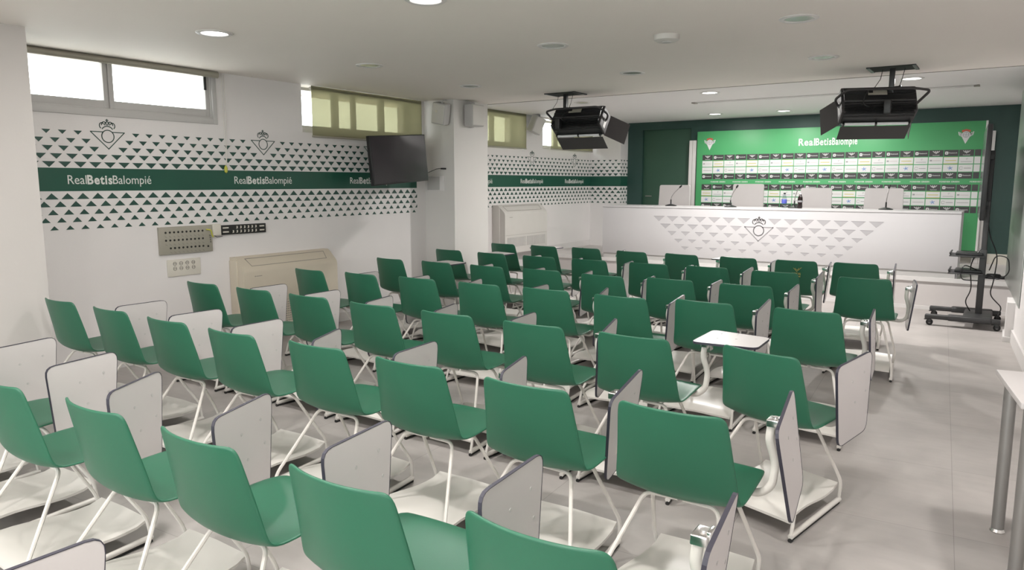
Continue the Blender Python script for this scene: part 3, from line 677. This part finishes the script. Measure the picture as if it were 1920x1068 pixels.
for zt, zb, kind in rowz:
    for k in range(NC+1):
        a = -4.459 + PITCH*k; b = min(a+0.182, -0.32)
        if b-a < 0.03: continue
        zc = (zt+zb)/2; full = b-a > 0.17
        def q(x0, z0, x1, z1, m, d0=0.002, d1=0.003): tm.prism([(x0,z0),(x1,z0),(x1,z1),(x0,z1)], d0, d1, m, T)
        if kind[0] == 'D':
            q(a, zb, b, zt, M['pdark'], 0, 0.002)
            if not full: continue
            if (k + (1 if kind == 'D2' else 0)) % 2 == 0:
                c = (a+b)/2
                for s in (-1, 0, 1): tm.stroke([(c+s*0.026-0.016, zt-0.016),(c+s*0.016, zt-0.040),(c+s*0.026+0.016, zt-0.016)], 0.009, M['pwhite'], T @ Matrix.Translation((0,0,0.002)), t=0.001)
                tm.prism([(c-0.012,zt-0.040),(c,zt-0.058),(c+0.012,zt-0.040)], 0.002, 0.003, M['pwhite'], T)
                put_text(tm, 'hummel', 0.014, 0.085, M['pwhite'], T @ Matrix.Translation((c-0.042, zb+0.016, 0.002)), 0.02)
            else:
                tm.prism(rrect([(a+0.012,zc-0.022),(a+0.054,zc-0.022),(a+0.054,zc+0.022),(a+0.012,zc+0.022)],0.012,2), 0.002, 0.003, M['pwhite'], T)
                tm.prism(arc(a+0.033, zc, 0.008, 0, 315, 7), 0.003, 0.0035, M['pdark'], T)
                put_text(tm, 'Finetwork', 0.017, 0.105, M['pwhite'], T @ Matrix.Translation((a+0.062, zc+0.002, 0.002)), 0.02)
        else:
            q(a, zb, b, zt, M['pwhite'], 0, 0.002)
            if not full: continue
            v = (k + (1 if kind in ('A2','B2') else 0)) % 3
            if kind[0] == 'A':
                if v == 1:
                    q(a, zb, b, zb+0.010, M['pyellow']); q(a, zt-0.006, b, zt, M['pyellow']); q(a+0.022, zc-0.008, b-0.022, zc+0.005, M['pyellow'])
                elif v == 0: q(a+0.014, zc-0.010, a+0.045, zc+0.012, M['pgrey']); q(a+0.055, zc-0.008, b-0.020, zc+0.006, M['lam'])
                else: tm.stroke(arc((a+b)/2+0.012, zc+0.018, 0.010, 0, 270, 6), 0.004, M['pgrey'], T @ Matrix.Translation((0,0,0.002)), t=0.001); q(a+0.025, zc-0.025, b-0.02, zc-0.018, M['pgrey'])
            else:
                if v == 1:
                    c = (a+b)/2
                    for an in range(5):
                        an = an*2*PI/5+0.5; tm.stroke([(c,zc),(c+0.030*math.cos(an),zc+0.026*math.sin(an))], 0.010, M['pblue'], T @ Matrix.Translation((0,0,0.002)), t=0.001)
                elif v == 2:
                    tm.stroke(arc(a+0.035, zc, 0.021, 20, 330, 10), 0.005, M['pgrey'], T @ Matrix.Translation((0,0,0.002)), t=0.001); q(a+0.072, zc-0.006, b-0.02, zc+0.003, M['pgrey'])
                else: q(a+0.020, zc-0.004, b-0.015, zc+0.003, M['pgrey'])
tm.build('sponsor_tiles', t)
tm = MB()
for k in range(11): put_text(tm, 'FOREVER GREEN', 0.022, 0.255, M['white'], T @ Matrix.Translation((-4.298+0.387*k, 1.613, 0)), 0.015)
tm.build('slogan_lettering', t)
tm = MB(); x = -2.855
for wd_, L in (('Real', 0.255), ('Betis', 0.24), ('Balompié', 0.37)):
    put_text(tm, wd_, 0.115, L, M['white'], T @ Matrix.Translation((x, 2.255, 0)), 0.022); x += L+0.008
tm.build('headline_lettering', t)
for cx in (-4.34, -0.525):
    tm = MB(); cz = 2.29
    tm.prism([(cx-0.075,cz+0.02),(cx,cz-0.13),(cx+0.075,cz+0.02)][::1], 0, 0.002, M['pwhite'], T)
    for s in (-1, 1):
        for kk in range(3): tm.prism([(cx+s*(0.10-kk*0.022),cz+0.045-kk*0.01),(cx+s*(0.085-kk*0.022),cz+0.045-kk*0.01),(cx+s*(0.075-kk*0.02),cz-0.02-kk*0.012),(cx+s*(0.09-kk*0.02),cz+0.0-kk*0.012)][::s], 0, 0.002, M['pwhite'], T)
    tm.prism(arc(cx, cz, 0.052, 0, 345, 18), 0.002, 0.003, M['pwhite'], T)
    tm.stroke(arc(cx, cz, 0.036, 0, 340, 14), 0.006, M['pgrey'], T @ Matrix.Translation((0,0,0.003)), True, t=0.001)
    tm.stroke([(cx-0.03,cz),(cx+0.03,cz)], 0.005, M['pgrey'], T @ Matrix.Translation((0,0,0.003)), t=0.001); tm.stroke([(cx,cz-0.03),(cx,cz+0.03)], 0.005, M['pgrey'], T @ Matrix.Translation((0,0,0.003)), t=0.001)
    for kk in range(5): tm.prism(arc(cx+(kk-2)*0.022, cz+0.068-abs(kk-2)*0.006, 0.012, 0, 300, 6, 0.018), 0.002, 0.003, M['pred'], T)
    tm.stroke(arc(cx, cz, 0.056, 55, 125, 6), 0.005, M['pred'], T @ Matrix.Translation((0,0,0.002)), t=0.001)
    tm.build('club_crest', t)

# ------------------------------------------------------------------ press desk
YD = 10.55
t = thing('press_desk', 'long white press desk on the stage with grey triangles and crest', 'desk', (-2.855, YD, ZP))
hx = 2.447
MB().box((-hx,-0.02,0.080),(hx,0.02,0.815), M['desk'], bev=0.003).build('front_panel', t)
MB().box((-hx,-0.03,0.805),(hx,0.62,0.830), M['desk'], bev=0.004).build('worktop', t)
for s in (-1, 1): MB().box((s*hx-0.02 if s > 0 else -hx,0.02,0.0),(hx if s > 0 else -hx+0.02,0.60,0.806), M['desk'], bev=0.003).build('side_panel', t)
MB().box((-hx+0.02,-0.005,0.0),(hx-0.02,0.010,0.085), M['spk']).build('plinth_rail', t)
T = plane((-2.855-(-2.855), -0.0205, -ZP), (1,0,0), (0,0,1)) @ Matrix.Translation((2.855, 0, 0))
tm = MB()
R0 = [(1.092,0.171,0.077,-4.346),(0.977,0.157,0.070,-4.240),(0.867,0.130,0.058,-4.134),(0.753,0.118,0.050,-4.028),(0.642,0.108,0.044,-3.922)]
for ri, (z, wd, h, c0) in enumerate(R0):
    n = 15-ri
    for k in range(n):
        c = c0 + 0.2142*k - 0.0
        if abs(c+2.846) < (0.12, 0.16, 0.13, 0, 0)[ri]: continue
        tm.prism([(c-wd/2,z),(c,z-h),(c+wd/2,z)], 0.0, 0.0012, M['desktri'], T)
        tm.stroke([(c-wd/2,z),(c+wd/2,z)], 0.006, M['deskline'], T, t=0.0016)
tm.build('triangle_inlay', t)
tm = MB(); crest(tm, T, -2.846, 0.974, M['deskline'], 1.40, 0.0095); tm.build('crest_inlay', t)

def mic(x, y, label, yaw, lean):
    t = thing('desk_microphone', label, 'microphone', (x, y, 1.240), yaw, 'gooseneck microphones on the press desk')
    MB().lathe([(0.0,0.0),(0.088,0.0),(0.088,0.010),(0.045,0.024),(0.018,0.030),(0.0,0.031)], M['bezel'], 24).build('base', t)
    pts = smooth_path([(0,0,0.028),(0.0,0,0.13),(lean*0.35,0,0.20),(lean,0,0.285)], 0.05, 6)
    MB().tube(pts, 0.0065, M['steel'], 8).tube([(0,0,0.028),(0,0,0.10)], 0.010, M['bezel'], 8).build('gooseneck', t)
    d_ = (Vector(pts[-1])-Vector(pts[-3])).normalized(); p = Vector(pts[-1])
    MB().tube([p-d_*0.005, p+d_*0.012, p+d_*0.045], 0.014, M['black'], 10, radii=[0.009,0.014,0.012]).build('capsule', t)
mic(-4.29, 10.85, 'gooseneck microphone in front of the leftmost white chair', -0.2, 0.15)
mic(-3.36, 10.85, 'gooseneck microphone in front of the second white chair', -0.2, 0.085)
mic(-2.47, 10.93, 'gooseneck microphone between the two bottles', -0.3, 0.05)
mic(-1.30, 10.95, 'gooseneck microphone in front of the rightmost white chair', 0.9, 0.03)
t = thing('water_bottle', 'clear water bottle with a blue label on the press desk', 'bottle', (-2.58, 10.80, 1.240))
MB().lathe([(0.0,0.0),(0.031,0.0),(0.034,0.01),(0.034,0.12),(0.030,0.15),(0.016,0.185),(0.013,0.20),(0.0,0.201)], M['pet'], 20).build('body', t)
MB().lathe([(0.0345,0.065),(0.0352,0.066),(0.0352,0.125),(0.0345,0.126)], M['cap'], 20).build('label_band', t)
MB().lathe([(0.0,0.198),(0.0155,0.198),(0.0155,0.216),(0.0,0.217)], M['bezel'], 16).build('cap', t)
t = thing('cola_bottle', 'dark cola bottle with a pale label on the press desk', 'bottle', (-2.375, 10.84, 1.240))
MB().lathe([(0.0,0.0),(0.029,0.0),(0.034,0.02),(0.030,0.07),(0.035,0.11),(0.031,0.15),(0.015,0.19),(0.013,0.20),(0.0,0.201)], M['cola'], 20).build('body', t)
MB().lathe([(0.0325,0.085),(0.0355,0.088),(0.0365,0.108),(0.0335,0.112)], M['pgrey'], 20).build('label_band', t)
MB().lathe([(0.0,0.198),(0.0155,0.198),(0.0155,0.214),(0.0,0.215)], M['reflector'], 16).build('cap', t)

def stage_chair(x, y, wd, ztop, label, yaw=0):
    t = thing('conference_chair', label, 'chair', (x, y, ZP), yaw, 'white chairs behind the press desk'); h = ztop-ZP
    pl = rrect([(-wd/2,0.50),(wd/2,0.50),(wd/2*0.94,h),(-wd/2*0.94,h)], 0.03, 3)
    MB().prism(pl, -0.02, 0.02, M['lam'], plane((0,0.0,0),(1,0,0),(0,0.06,1))).build('backrest', t)
    MB().box((-wd/2*0.95,-0.42,0.43),(wd/2*0.95,0.02,0.48), M['lam'], bev=0.015).build('seat', t)
    for sx in (-1, 1):
        for sy in (-0.38, 0.02): MB().tube([(sx*wd*0.38,sy,0.43),(sx*wd*0.44,sy,0.0)], 0.012, M['chrome'], 10).build('leg', t)
stage_chair(-4.55, 11.60, 0.55, 1.56, 'plain white chair back in front of the dark green door')
stage_chair(-3.34, 11.60, 0.50, 1.580, 'plain white chair back left of the desk bottles')
stage_chair(-2.33, 11.60, 0.46, 1.522, 'plain white chair back just behind the cola bottle', 0.03)
stage_chair(-1.42, 11.60, 0.52, 1.521, 'plain white chair back behind the rightmost microphone')

# ------------------------------------------------------------------ screen cart on the right
t = thing('television_cart', 'dark grey wheeled stand for a large screen beside the stage', 'television stand', (-0.12, 9.78, 0))
MB().box((-0.52,-0.42,0.075),(0.20,-0.34,0.125), M['cart'], bev=0.012).box((-0.30,-0.43,0.07),(0.12,-0.31,0.135), M['cart'], bev=0.02).build('base_leg', t)
MB().box((-0.52,0.24,0.075),(0.20,0.31,0.125), M['cart'], bev=0.012).box((-0.30,0.22,0.07),(0.12,0.34,0.135), M['cart'], bev=0.02).build('base_leg', t)
MB().box((-0.16,-0.42,0.085),(0.12,0.32,0.13), M['cart'], bev=0.02).build('base_plate', t)
for x, y in ((-0.47,-0.38),(0.17,-0.38),(-0.47,0.275),(0.17,0.275)):
    ca = MB(); ca.tube([(x,y-0.014,0.035),(x,y+0.014,0.035)], 0.035, M['rubber'], 18); ca.tube([(x,y-0.016,0.035),(x,y+0.016,0.035)], 0.014, M['steel'], 12)
    ca.box((x-0.018,y-0.022,0.03),(x+0.018,y+0.022,0.08), M['cart'], bev=0.004); ca.box((x-0.055,y-0.02,0.062),(x-0.01,y+0.02,0.070), M['cart']); ca.build('caster', t)
MB().box((-0.045,-0.075,0.12),(0.010,-0.015,1.95), M['cart'], bev=0.006).box((-0.050,-0.08,0.12),(0.017,-0.010,0.85), M['cart'], bev=0.006).build('pole', t)
MB().box((-0.045,0.015,0.12),(0.010,0.075,1.95), M['cart'], bev=0.006).build('pole', t)
for z in (0.775, 0.58):
    MB().box((-0.34,-0.22,z),(0.0,0.20,z+0.012), M['cart'], bev=0.004).box((-0.34,-0.22,z+0.03),(-0.325,0.20,z+0.045), M['cart'], bev=0.003).tube([(-0.33,-0.2,z),(-0.33,-0.2,z+0.04)],0.006,M['cart'],8).box((-0.28,-0.15,z+0.012),(-0.02,0.12,z+0.042), M['bezel'], bev=0.004).build('shelf', t)
MB().box((-0.03,-0.25,1.35),(0.0,0.25,1.40), M['cart']).box((-0.03,-0.25,1.85),(0.0,0.25,1.90), M['cart']).build('screen_mount', t)
cb = MB()
def loop(pts, r=0.006): cb.tube(smooth_path(pts, 0.12, 6), r, M['black'], 8)
loop([(0.0,-0.02,1.15),(0.03,-0.06,1.0),(0.12,-0.08,0.80),(0.10,-0.10,0.5),(0.07,-0.06,0.35),(0.20,-0.10,0.22),(0.17,-0.12,0.135)])
loop([(0.05,0,0.62),(0.10,-0.05,0.80),(0.22,-0.05,0.78),(0.24,-0.05,0.60),(0.14,-0.05,0.52),(0.06,0,0.56)])
loop([(-0.03,0.0,0.60),(-0.20,-0.23,0.70),(-0.22,-0.23,0.52),(-0.05,-0.05,0.50)])
loop([(-0.02,0.03,0.9),(-0.14,-0.1,0.70),(-0.10,-0.1,0.40),(-0.16,-0.05,0.25),(-0.10,0,0.14)])
cb.build('cables', t)
_q = atz(1862, 522, ZP)
t = thing('coiled_cables', 'loose heap of black cables on the stage edge behind the wheeled stand', 'cables', (_q.x, _q.y, ZP))
for k in range(5):
    MB().tube([(0.0+(0.10-0.008*k)*math.cos(2*PI*i/16), (0.07-0.006*k)*math.sin(2*PI*i/16), 0.008+0.011*k) for i in range(17)], 0.006, M['black'], 8).build('coil', t)
MB().box((-0.13,-0.04,0.0),(0.12,0.05,0.035), M['bezel'], bev=0.006).build('power_strip', t)
t = thing('large_television', 'large flat screen seen edge on, mounted on the wheeled stand', 'television', (-0.185, 9.75, 1.70))
T = Matrix.Rotation(math.radians(2.2), 4, 'Z')
MB().box((-0.035,-0.78,-0.49),(0.015,0.78,0.49), M['bezel'], T, bev=0.006).build('casing', t)
MB().box((-0.037,-0.765,-0.475),(-0.0345,0.765,0.475), M['screen'], T).build('screen', t)

# perforated silver panel on the right wall
t = thing('perforated_wall_panel', 'silver perforated metal panel on the right wall above stage level', 'wall panel', (0.098, 10.77, 0.41))
d_ = Vector((0.205-0.098, 8.40-10.77, 0)); L = d_.length; Tp = plane((0,0,0), d_, (0,0,1)); Tp = plane((0,0,0), -d_, (0,0,1)) @ Matrix.Translation((-L, 0, 0))
Tq = plane((d_.x, d_.y, 0), -d_, (0,0,1))
MB().prism([(0,0),(L,0),(L,2.26),(0,2.26)], -0.006, 0.0, M['perf'], Tq).build('sheet', t)
pf = MB()
for r in range(10):
    for k in range(16):
        u = 0.12+k*0.14+(0.07 if r % 2 else 0); v = 0.75+r*0.085; s_ = 0.03*(1-abs(r-4.5)*0.08)
        if u > L-0.05: continue
        pf.prism([(u-s_,v),(u,v-s_*1.3),(u+s_,v)], 0.0, 0.0015, M['pwhite'], Tq)
pf.build('perforations', t)

# ------------------------------------------------------------------ side table
t = thing('side_table', 'white topped table with round grey legs at the right edge', 'table', (0.034, 4.0, 0), math.radians(-8.7+0.0))
yaw = math.atan2(0.121-0.034, 4.0-3.429)   # the short edge runs from (0.034,4.0) to (0.121,3.43)
t.rotation_euler = (0, 0, yaw)
W_, D_ = 1.10, 0.578
MB().box((0,-D_,0.715),(W_,0,0.740), M['lam'], bev=0.003).build('tabletop', t)
MB().box((0.05,-D_+0.05,0.66),(W_-0.05,-0.05,0.714), M['steel']).build('apron', t)
for x, y in ((0.045,-0.11),(0.045,-D_+0.05),(W_-0.05,-0.11),(W_-0.05,-D_+0.05)):
    l = MB().tube([(x,y,0.018),(x,y,0.714)], 0.026, M['steel'], 20).build('leg', t)
    MB().lathe([(0.0,0),(0.03,0),(0.032,0.006),(0.026,0.018),(0.0,0.019)], M['chrome'], 20, Matrix.Translation((x,y,0))).build('leveling_foot', l)

# ------------------------------------------------------------------ tablet chairs
def shell_mesh():
    # profile: y, z, half width, forward curl of the edges, rise of the edges
    P = [(0.292,0.438,0.150,0,-0.004),(0.296,0.455,0.182,0,-0.006),(0.286,0.472,0.203,0,-0.008),(0.258,0.480,0.216,0,-0.006),(0.19,0.480,0.226,0,0.000),
         (0.09,0.470,0.231,0,0.008),(-0.01,0.458,0.234,0.0,0.014),(-0.08,0.452,0.236,0.004,0.020),(-0.130,0.457,0.238,0.012,0.022),
         (-0.163,0.474,0.238,0.024,0.018),(-0.183,0.504,0.236,0.034,0.010),(-0.198,0.545,0.231,0.042,0.003),(-0.213,0.605,0.224,0.046,0),
         (-0.228,0.670,0.217,0.046,0),(-0.242,0.735,0.210,0.044,0),(-0.252,0.785,0.205,0.042,0),(-0.256,0.805,0.199,0.040,0),(-0.259,0.816,0.190,0.038,0),(-0.260,0.822,0.172,0.034,0)]
    NU = 18; bm = bmesh.new(); grid = []
    for (y, z, hw, cf, rz) in P:
        row = []
        for i in range(NU+1):
            u = -1+2*i/NU; row.append(bm.verts.new((hw*u, y + cf*abs(u)**2.2, z + rz*abs(u)**2.2)))
        grid.append(row)
    for a in range(len(P)-1):
        for i in range(NU): bm.faces.new((grid[a][i], grid[a][i+1], grid[a+1][i+1], grid[a+1][i]))
    bmesh.ops.recalc_face_normals(bm, faces=bm.faces[:])
    me = bpy.data.meshes.new('seat_shell'); bm.to_mesh(me); bm.free()
    me.materials.append(M['shell'])
    for p in me.polygons: p.use_smooth = True
    o = bpy.data.objects.new('seat_shell', me); COL.objects.link(o)
    s = o.modifiers.new('s', 'SOLIDIFY'); s.thickness = 0.010; s.offset = 0.0; s.use_even_offset = False
    b = o.modifiers.new('u', 'SUBSURF'); b.levels = 1; b.render_levels = 1
    dg = bpy.context.evaluated_depsgraph_get(); m2 = bpy.data.meshes.new_from_object(o.evaluated_get(dg)); m2.name = 'seat_shell'
    bpy.data.objects.remove(o); bpy.data.meshes.remove(me)
    for p in m2.polygons: p.use_smooth = True
    return m2
SHELL = shell_mesh()
def leg_mesh():
    return None
proto = thing('tablet_chair', 'green tablet chair', 'chair', (0,0,0))
o = bpy.data.objects.new('seat_shell', SHELL); COL.objects.link(o); o.parent = proto
def side_leg(s, rear):
    if rear: pts = [(s*0.01,-0.085,0.436),(s*0.14,-0.085,0.434),(s*0.250,-0.285,0.125),(s*0.255,-0.315,0.028)]
    else: pts = [(s*0.01,0.035,0.442),(s*0.165,0.035,0.442),(s*0.222,0.215,0.13),(s*0.205,0.235,0.028)]
    return MB().tube(smooth_path(pts, 0.035, 5), 0.0085, M['wtube'], 8)
for s in (-1, 1):
    for rear in (True, False): side_leg(s, rear).build('leg', proto)
for s in (-1, 1):
    r_ = MB().tube([(s*0.255,-0.32,0.026),(s*0.205,0.24,0.026)], 0.013, M['wtube'], 10)
    ro = r_.build('floor_rail', proto)
    MB().tube([(s*0.255,-0.32,0.0065),(s*0.205,0.24,0.0065)], 0.006, M['rubber'], 8).tube([(s*0.255,-0.325,0.008),(s*0.255,-0.31,0.008)], 0.010, M['rubber'], 10).build('rubber_sole', ro)
# shelf between the rails
vs = []; fs = []; n = 10
for j in range(n+1):
    v = j/n; y = -0.295+0.525*v; hw = 0.238-0.040*v; zz = 0.108 + 0.010*math.sin(v*PI*2) - (0.018 if j == 0 else 0) + (0.012 if j == n else 0)
    for i in range(7):
        u = -1+i/3; vs.append((hw*u, y, zz - 0.006*abs(u)))
k0 = len(vs); vs += [(x, y, z-0.012) for x, y, z in vs]
for j in range(n):
    for i in range(6):
        a = j*7+i; fs.append((a, a+1, a+8, a+7)); fs.append((k0+a+7, k0+a+8, k0+a+1, k0+a))
for i in range(6): fs.append((i+1, i, k0+i, k0+i+1)); a = n*7+i; fs.append((a, a+1, k0+a+1, k0+a))
for j in range(n): a = j*7; fs.append((a, a+7, k0+a+7, k0+a)); a = j*7+6; fs.append((a+7, a, k0+a, k0+a+7))
MB().add(vs, fs, M['wtube'], True).build('book_shelf', proto)
arm = smooth_path([(0.10,0.13,0.440),(0.225,0.14,0.430),(0.268,0.15,0.465),(0.272,0.175,0.55),(0.248,0.155,0.645),(0.252,0.165,0.695),(0.268,0.17,0.703)], 0.035, 6)
MB().tube(arm, 0.0155, M['wtube'], 12).build('tablet_arm', proto)
MB().box((0.238,0.137,0.697),(0.284,0.205,0.725), M['chrome'], bev=0.004).box((0.276,0.150,0.680),(0.290,0.195,0.735), M['chrome'], bev=0.003).tube([(0.265,0.17,0.725),(0.265,0.17,0.732)], 0.012, M['chrome'], 12).build('hinge_bracket', proto)
# tablet: local frame at the hinge; outline in (y, z)
TABP = rrect([(-0.175,0.055),(0.180,0.060),(0.138,-0.335),(-0.145,-0.345)], 0.045, 4)
HINGE = Vector((0.298, 0.17, 0.712))
Tt = plane((0,0,0),(0,1,0),(0,0,1))
tb = MB().prism(TABP, 0.0012, 0.0108, M['lam'], Tt)
for yy, zz in ((0.10,-0.03),(-0.02,-0.05),(0.12,-0.13),(0.01,-0.16)): tb.prism(arc(yy, zz, 0.0065, 0, 300, 6), 0.0108, 0.0122, M['spk'], Tt)
TAB = tb.build('writing_tablet', proto, HINGE)
eb = MB(); N = len(TABP); cc = Vector((0.0,-0.14))
out = [tuple(cc + (Vector(p)-cc)*1.0 + (Vector(p)-cc).normalized()*0.0025) for p in TABP]
vs = [(0.0,p[0],p[1]) for p in TABP]+[(0.012,p[0],p[1]) for p in TABP]+[(0.0,p[0],p[1]) for p in out]+[(0.012,p[0],p[1]) for p in out]
fs = []
for i in range(N):
    j = (i+1) % N; fs += [(2*N+i,2*N+j,3*N+j,3*N+i),(i,2*N+i,2*N+j,j)[::-1],(N+i,N+j,3*N+j,3*N+i)[::-1],(i,j,N+j,N+i)]
eb.add(vs, fs, M['edge'])
EB = eb.build('edge_band', TAB)

def copy_tree(o, parent=None):
    c = o.copy(); COL.objects.link(c); c.parent = parent
    for ch in list(o.children): copy_tree(ch, c)
    return c
ORD = ['first','second','third','fourth','fifth','sixth','seventh','eighth']
# each row: pixel of the upper left corner of every backrest, chair yaw (deg), tablet: (yaw, roll) or 'flat'
ROWS = [
 ('row nearest the camera', [('w',-4.50,1.50,0,(-8,0)),('w',-3.88,1.50,0,(-8,0)),(-44,700,0,(-26,0,0,-0.02)),(122,742,0,(-18,0)),(300,795,0,(-6,0)),(540,865,0,(-3,0)),(872,952,0,(-6,6,4))]),
 ('second row from the camera', [(84,557,0,(6,0)),(174,573,0,(9,0)),(275,592,0,(4,0)),(389,613,0,(-22,0)),(540,636,0,(-2,0)),(703,666,0,(-14,0)),(907,704,0,(-4,8,10,-0.05)),(1160,748,0,(-3,-7,12,0.0))]),
 ('third row from the camera', [(350,526,0,(6,0)),(442,537,0,(5,0)),(541,549,0,(-10,0)),(655,564,0,(-12,0)),(789,580,0,(-4,0)),(943,599,0,(-9,5,8,-0.03)),(1122,620,0,'flat'),(1356,644,-16,(16,0,4,-0.035))]),
 ('fourth row from the camera', [(553,502,-3,(4,0)),(646,509,-3,(0,0)),(747,517,0,(-14,0)),(859,527,0,(0,0)),(980,537,0,(-12,5,5,-0.03)),(1114,550,0,(-3,6,4,-0.04)),(1267,559,-3,(0,3,8,-0.03)),(1452,575,-3,(-3,-3,4,0))]),
 ('fifth row from the camera', [(706,482,-5,'flat'),(790,488,-4,(-5,0)),(881,495,-3,(0,0)),(980,502,0,(-12,5,0,-0.04)),(1090,512,0,(-6,5,0,-0.04)),(1213,519,0,(-3,4,0,-0.04)),(1350,530,2,(0,0,4,-0.02))]),
 ('second row from the stage', [(817,466,-4,'flat'),(895,472,-4,(0,0)),(980,478,0,(-14,5,0,-0.03)),(1072,484,0,(-8,5,0,-0.04)),(1180,491,0,(-6,4,0,-0.03)),(1287,497,0,(0,2,4,-0.03)),(1410,506,0,(-2,0,4,0)),(1573,518,0,(-9,6,0,0.03))]),
 ('front row by the stage', [(921,455,-6,'flat'),(995,459,-6,(-6,0,0,-0.04)),(1072,463,-5,(-12,4,0,-0.03)),(1156,469,-8,(-8,4,0,-0.03)),(1247,474,-8,'flat'),(1350,480,-6,(0,0,0,-0.05)),(1455,486,0,(-7,5,0,-0.055)),(1564,491,0,(-4,0,6,0))]),
]
GRP = 'green tablet chairs in rows facing the stage'
first = True
def place(x, y, yaw, tab, label):
    global first
    if first: c = proto; first = False
    else: c = copy_tree(proto)
    c.location = (x, y, 0); c.rotation_euler = (0, 0, math.radians(yaw)); c['label'] = label; c['group'] = GRP
    tb = [ch for ch in c.children if ch.name.startswith('writing_tablet')][0]
    dx_ = tab[3] if tab != 'flat' and len(tab) > 3 else 0.0
    for ch in c.children:
        if ch.name.startswith('tablet_arm') or ch.name.startswith('hinge_bracket'): ch.location = (dx_, 0, 0.022 if tab == 'flat' else 0)
    if tab == 'flat':
        tb.location = (0.262, 0.235, 0.752); tb.rotation_euler = (0, math.radians(-90), 0); tb.scale = (1, 1.05, 0.84)
    else:
        tb.location = HINGE + Vector((tab[3] if len(tab) > 3 else 0, 0, 0)); tb.rotation_euler = (math.radians(tab[2] if len(tab) > 2 else 0), math.radians(tab[1]), math.radians(-tab[0]-yaw))
    return c
special = {('front row by the stage', 6): ' and gold print', }
for rname, items in ROWS:
    n = len(items)
    for i, it in enumerate(items):
        if it[0] == 'w': x, y, yaw, tab = it[1:]
        else:
            px, py, yaw, tab = it; P = atz(px, py, 0.82); a = math.radians(yaw)
            ox, oy = -0.196, -0.222
            x = P.x - (ox*math.cos(a) - oy*math.sin(a)); y = P.y - (ox*math.sin(a) + oy*math.cos(a))
        pos = 'leftmost' if i == 0 else ('rightmost' if i == n-1 else ORD[i] + ' from the left')
        st_ = ' with its tablet raised flat' if tab == 'flat' else ''
        lab = 'green tablet chair%s, %s in the %s' % (st_, pos, rname)
        if tab == 'flat': lab = 'green chair, tablet raised flat, %s in the %s' % (pos, rname)
        if rname.startswith('front row') and i == 6: lab = 'green tablet chair with a gold emblem on its back, in the front row'
        c = place(x, y, yaw, tab, lab)
        if rname.startswith('front row') and i == 6:
            g = MB(); T = plane((0.02,-0.250,0.735),(1,0,0),(0,0.23,1)); crest(g, T, -0.0, 0.02, M['gold'], 0.30, 0.012)
            put_text(g, 'BETIS', 0.020, 0.085, M['gold'], T @ Matrix.Translation((-0.045,-0.045,0)), 0.02); put_text(g, 'BALOMPIÉ', 0.012, 0.085, M['gold'], T @ Matrix.Translation((-0.045,-0.072,0)), 0.02)
            g.build('gold_emblem', c)
# one more row under the camera: only a tablet shows in the bottom left corner
place(-2.03, 0.47, 0, (4, 0), 'chair at the bottom left corner, only its white tablet in view')
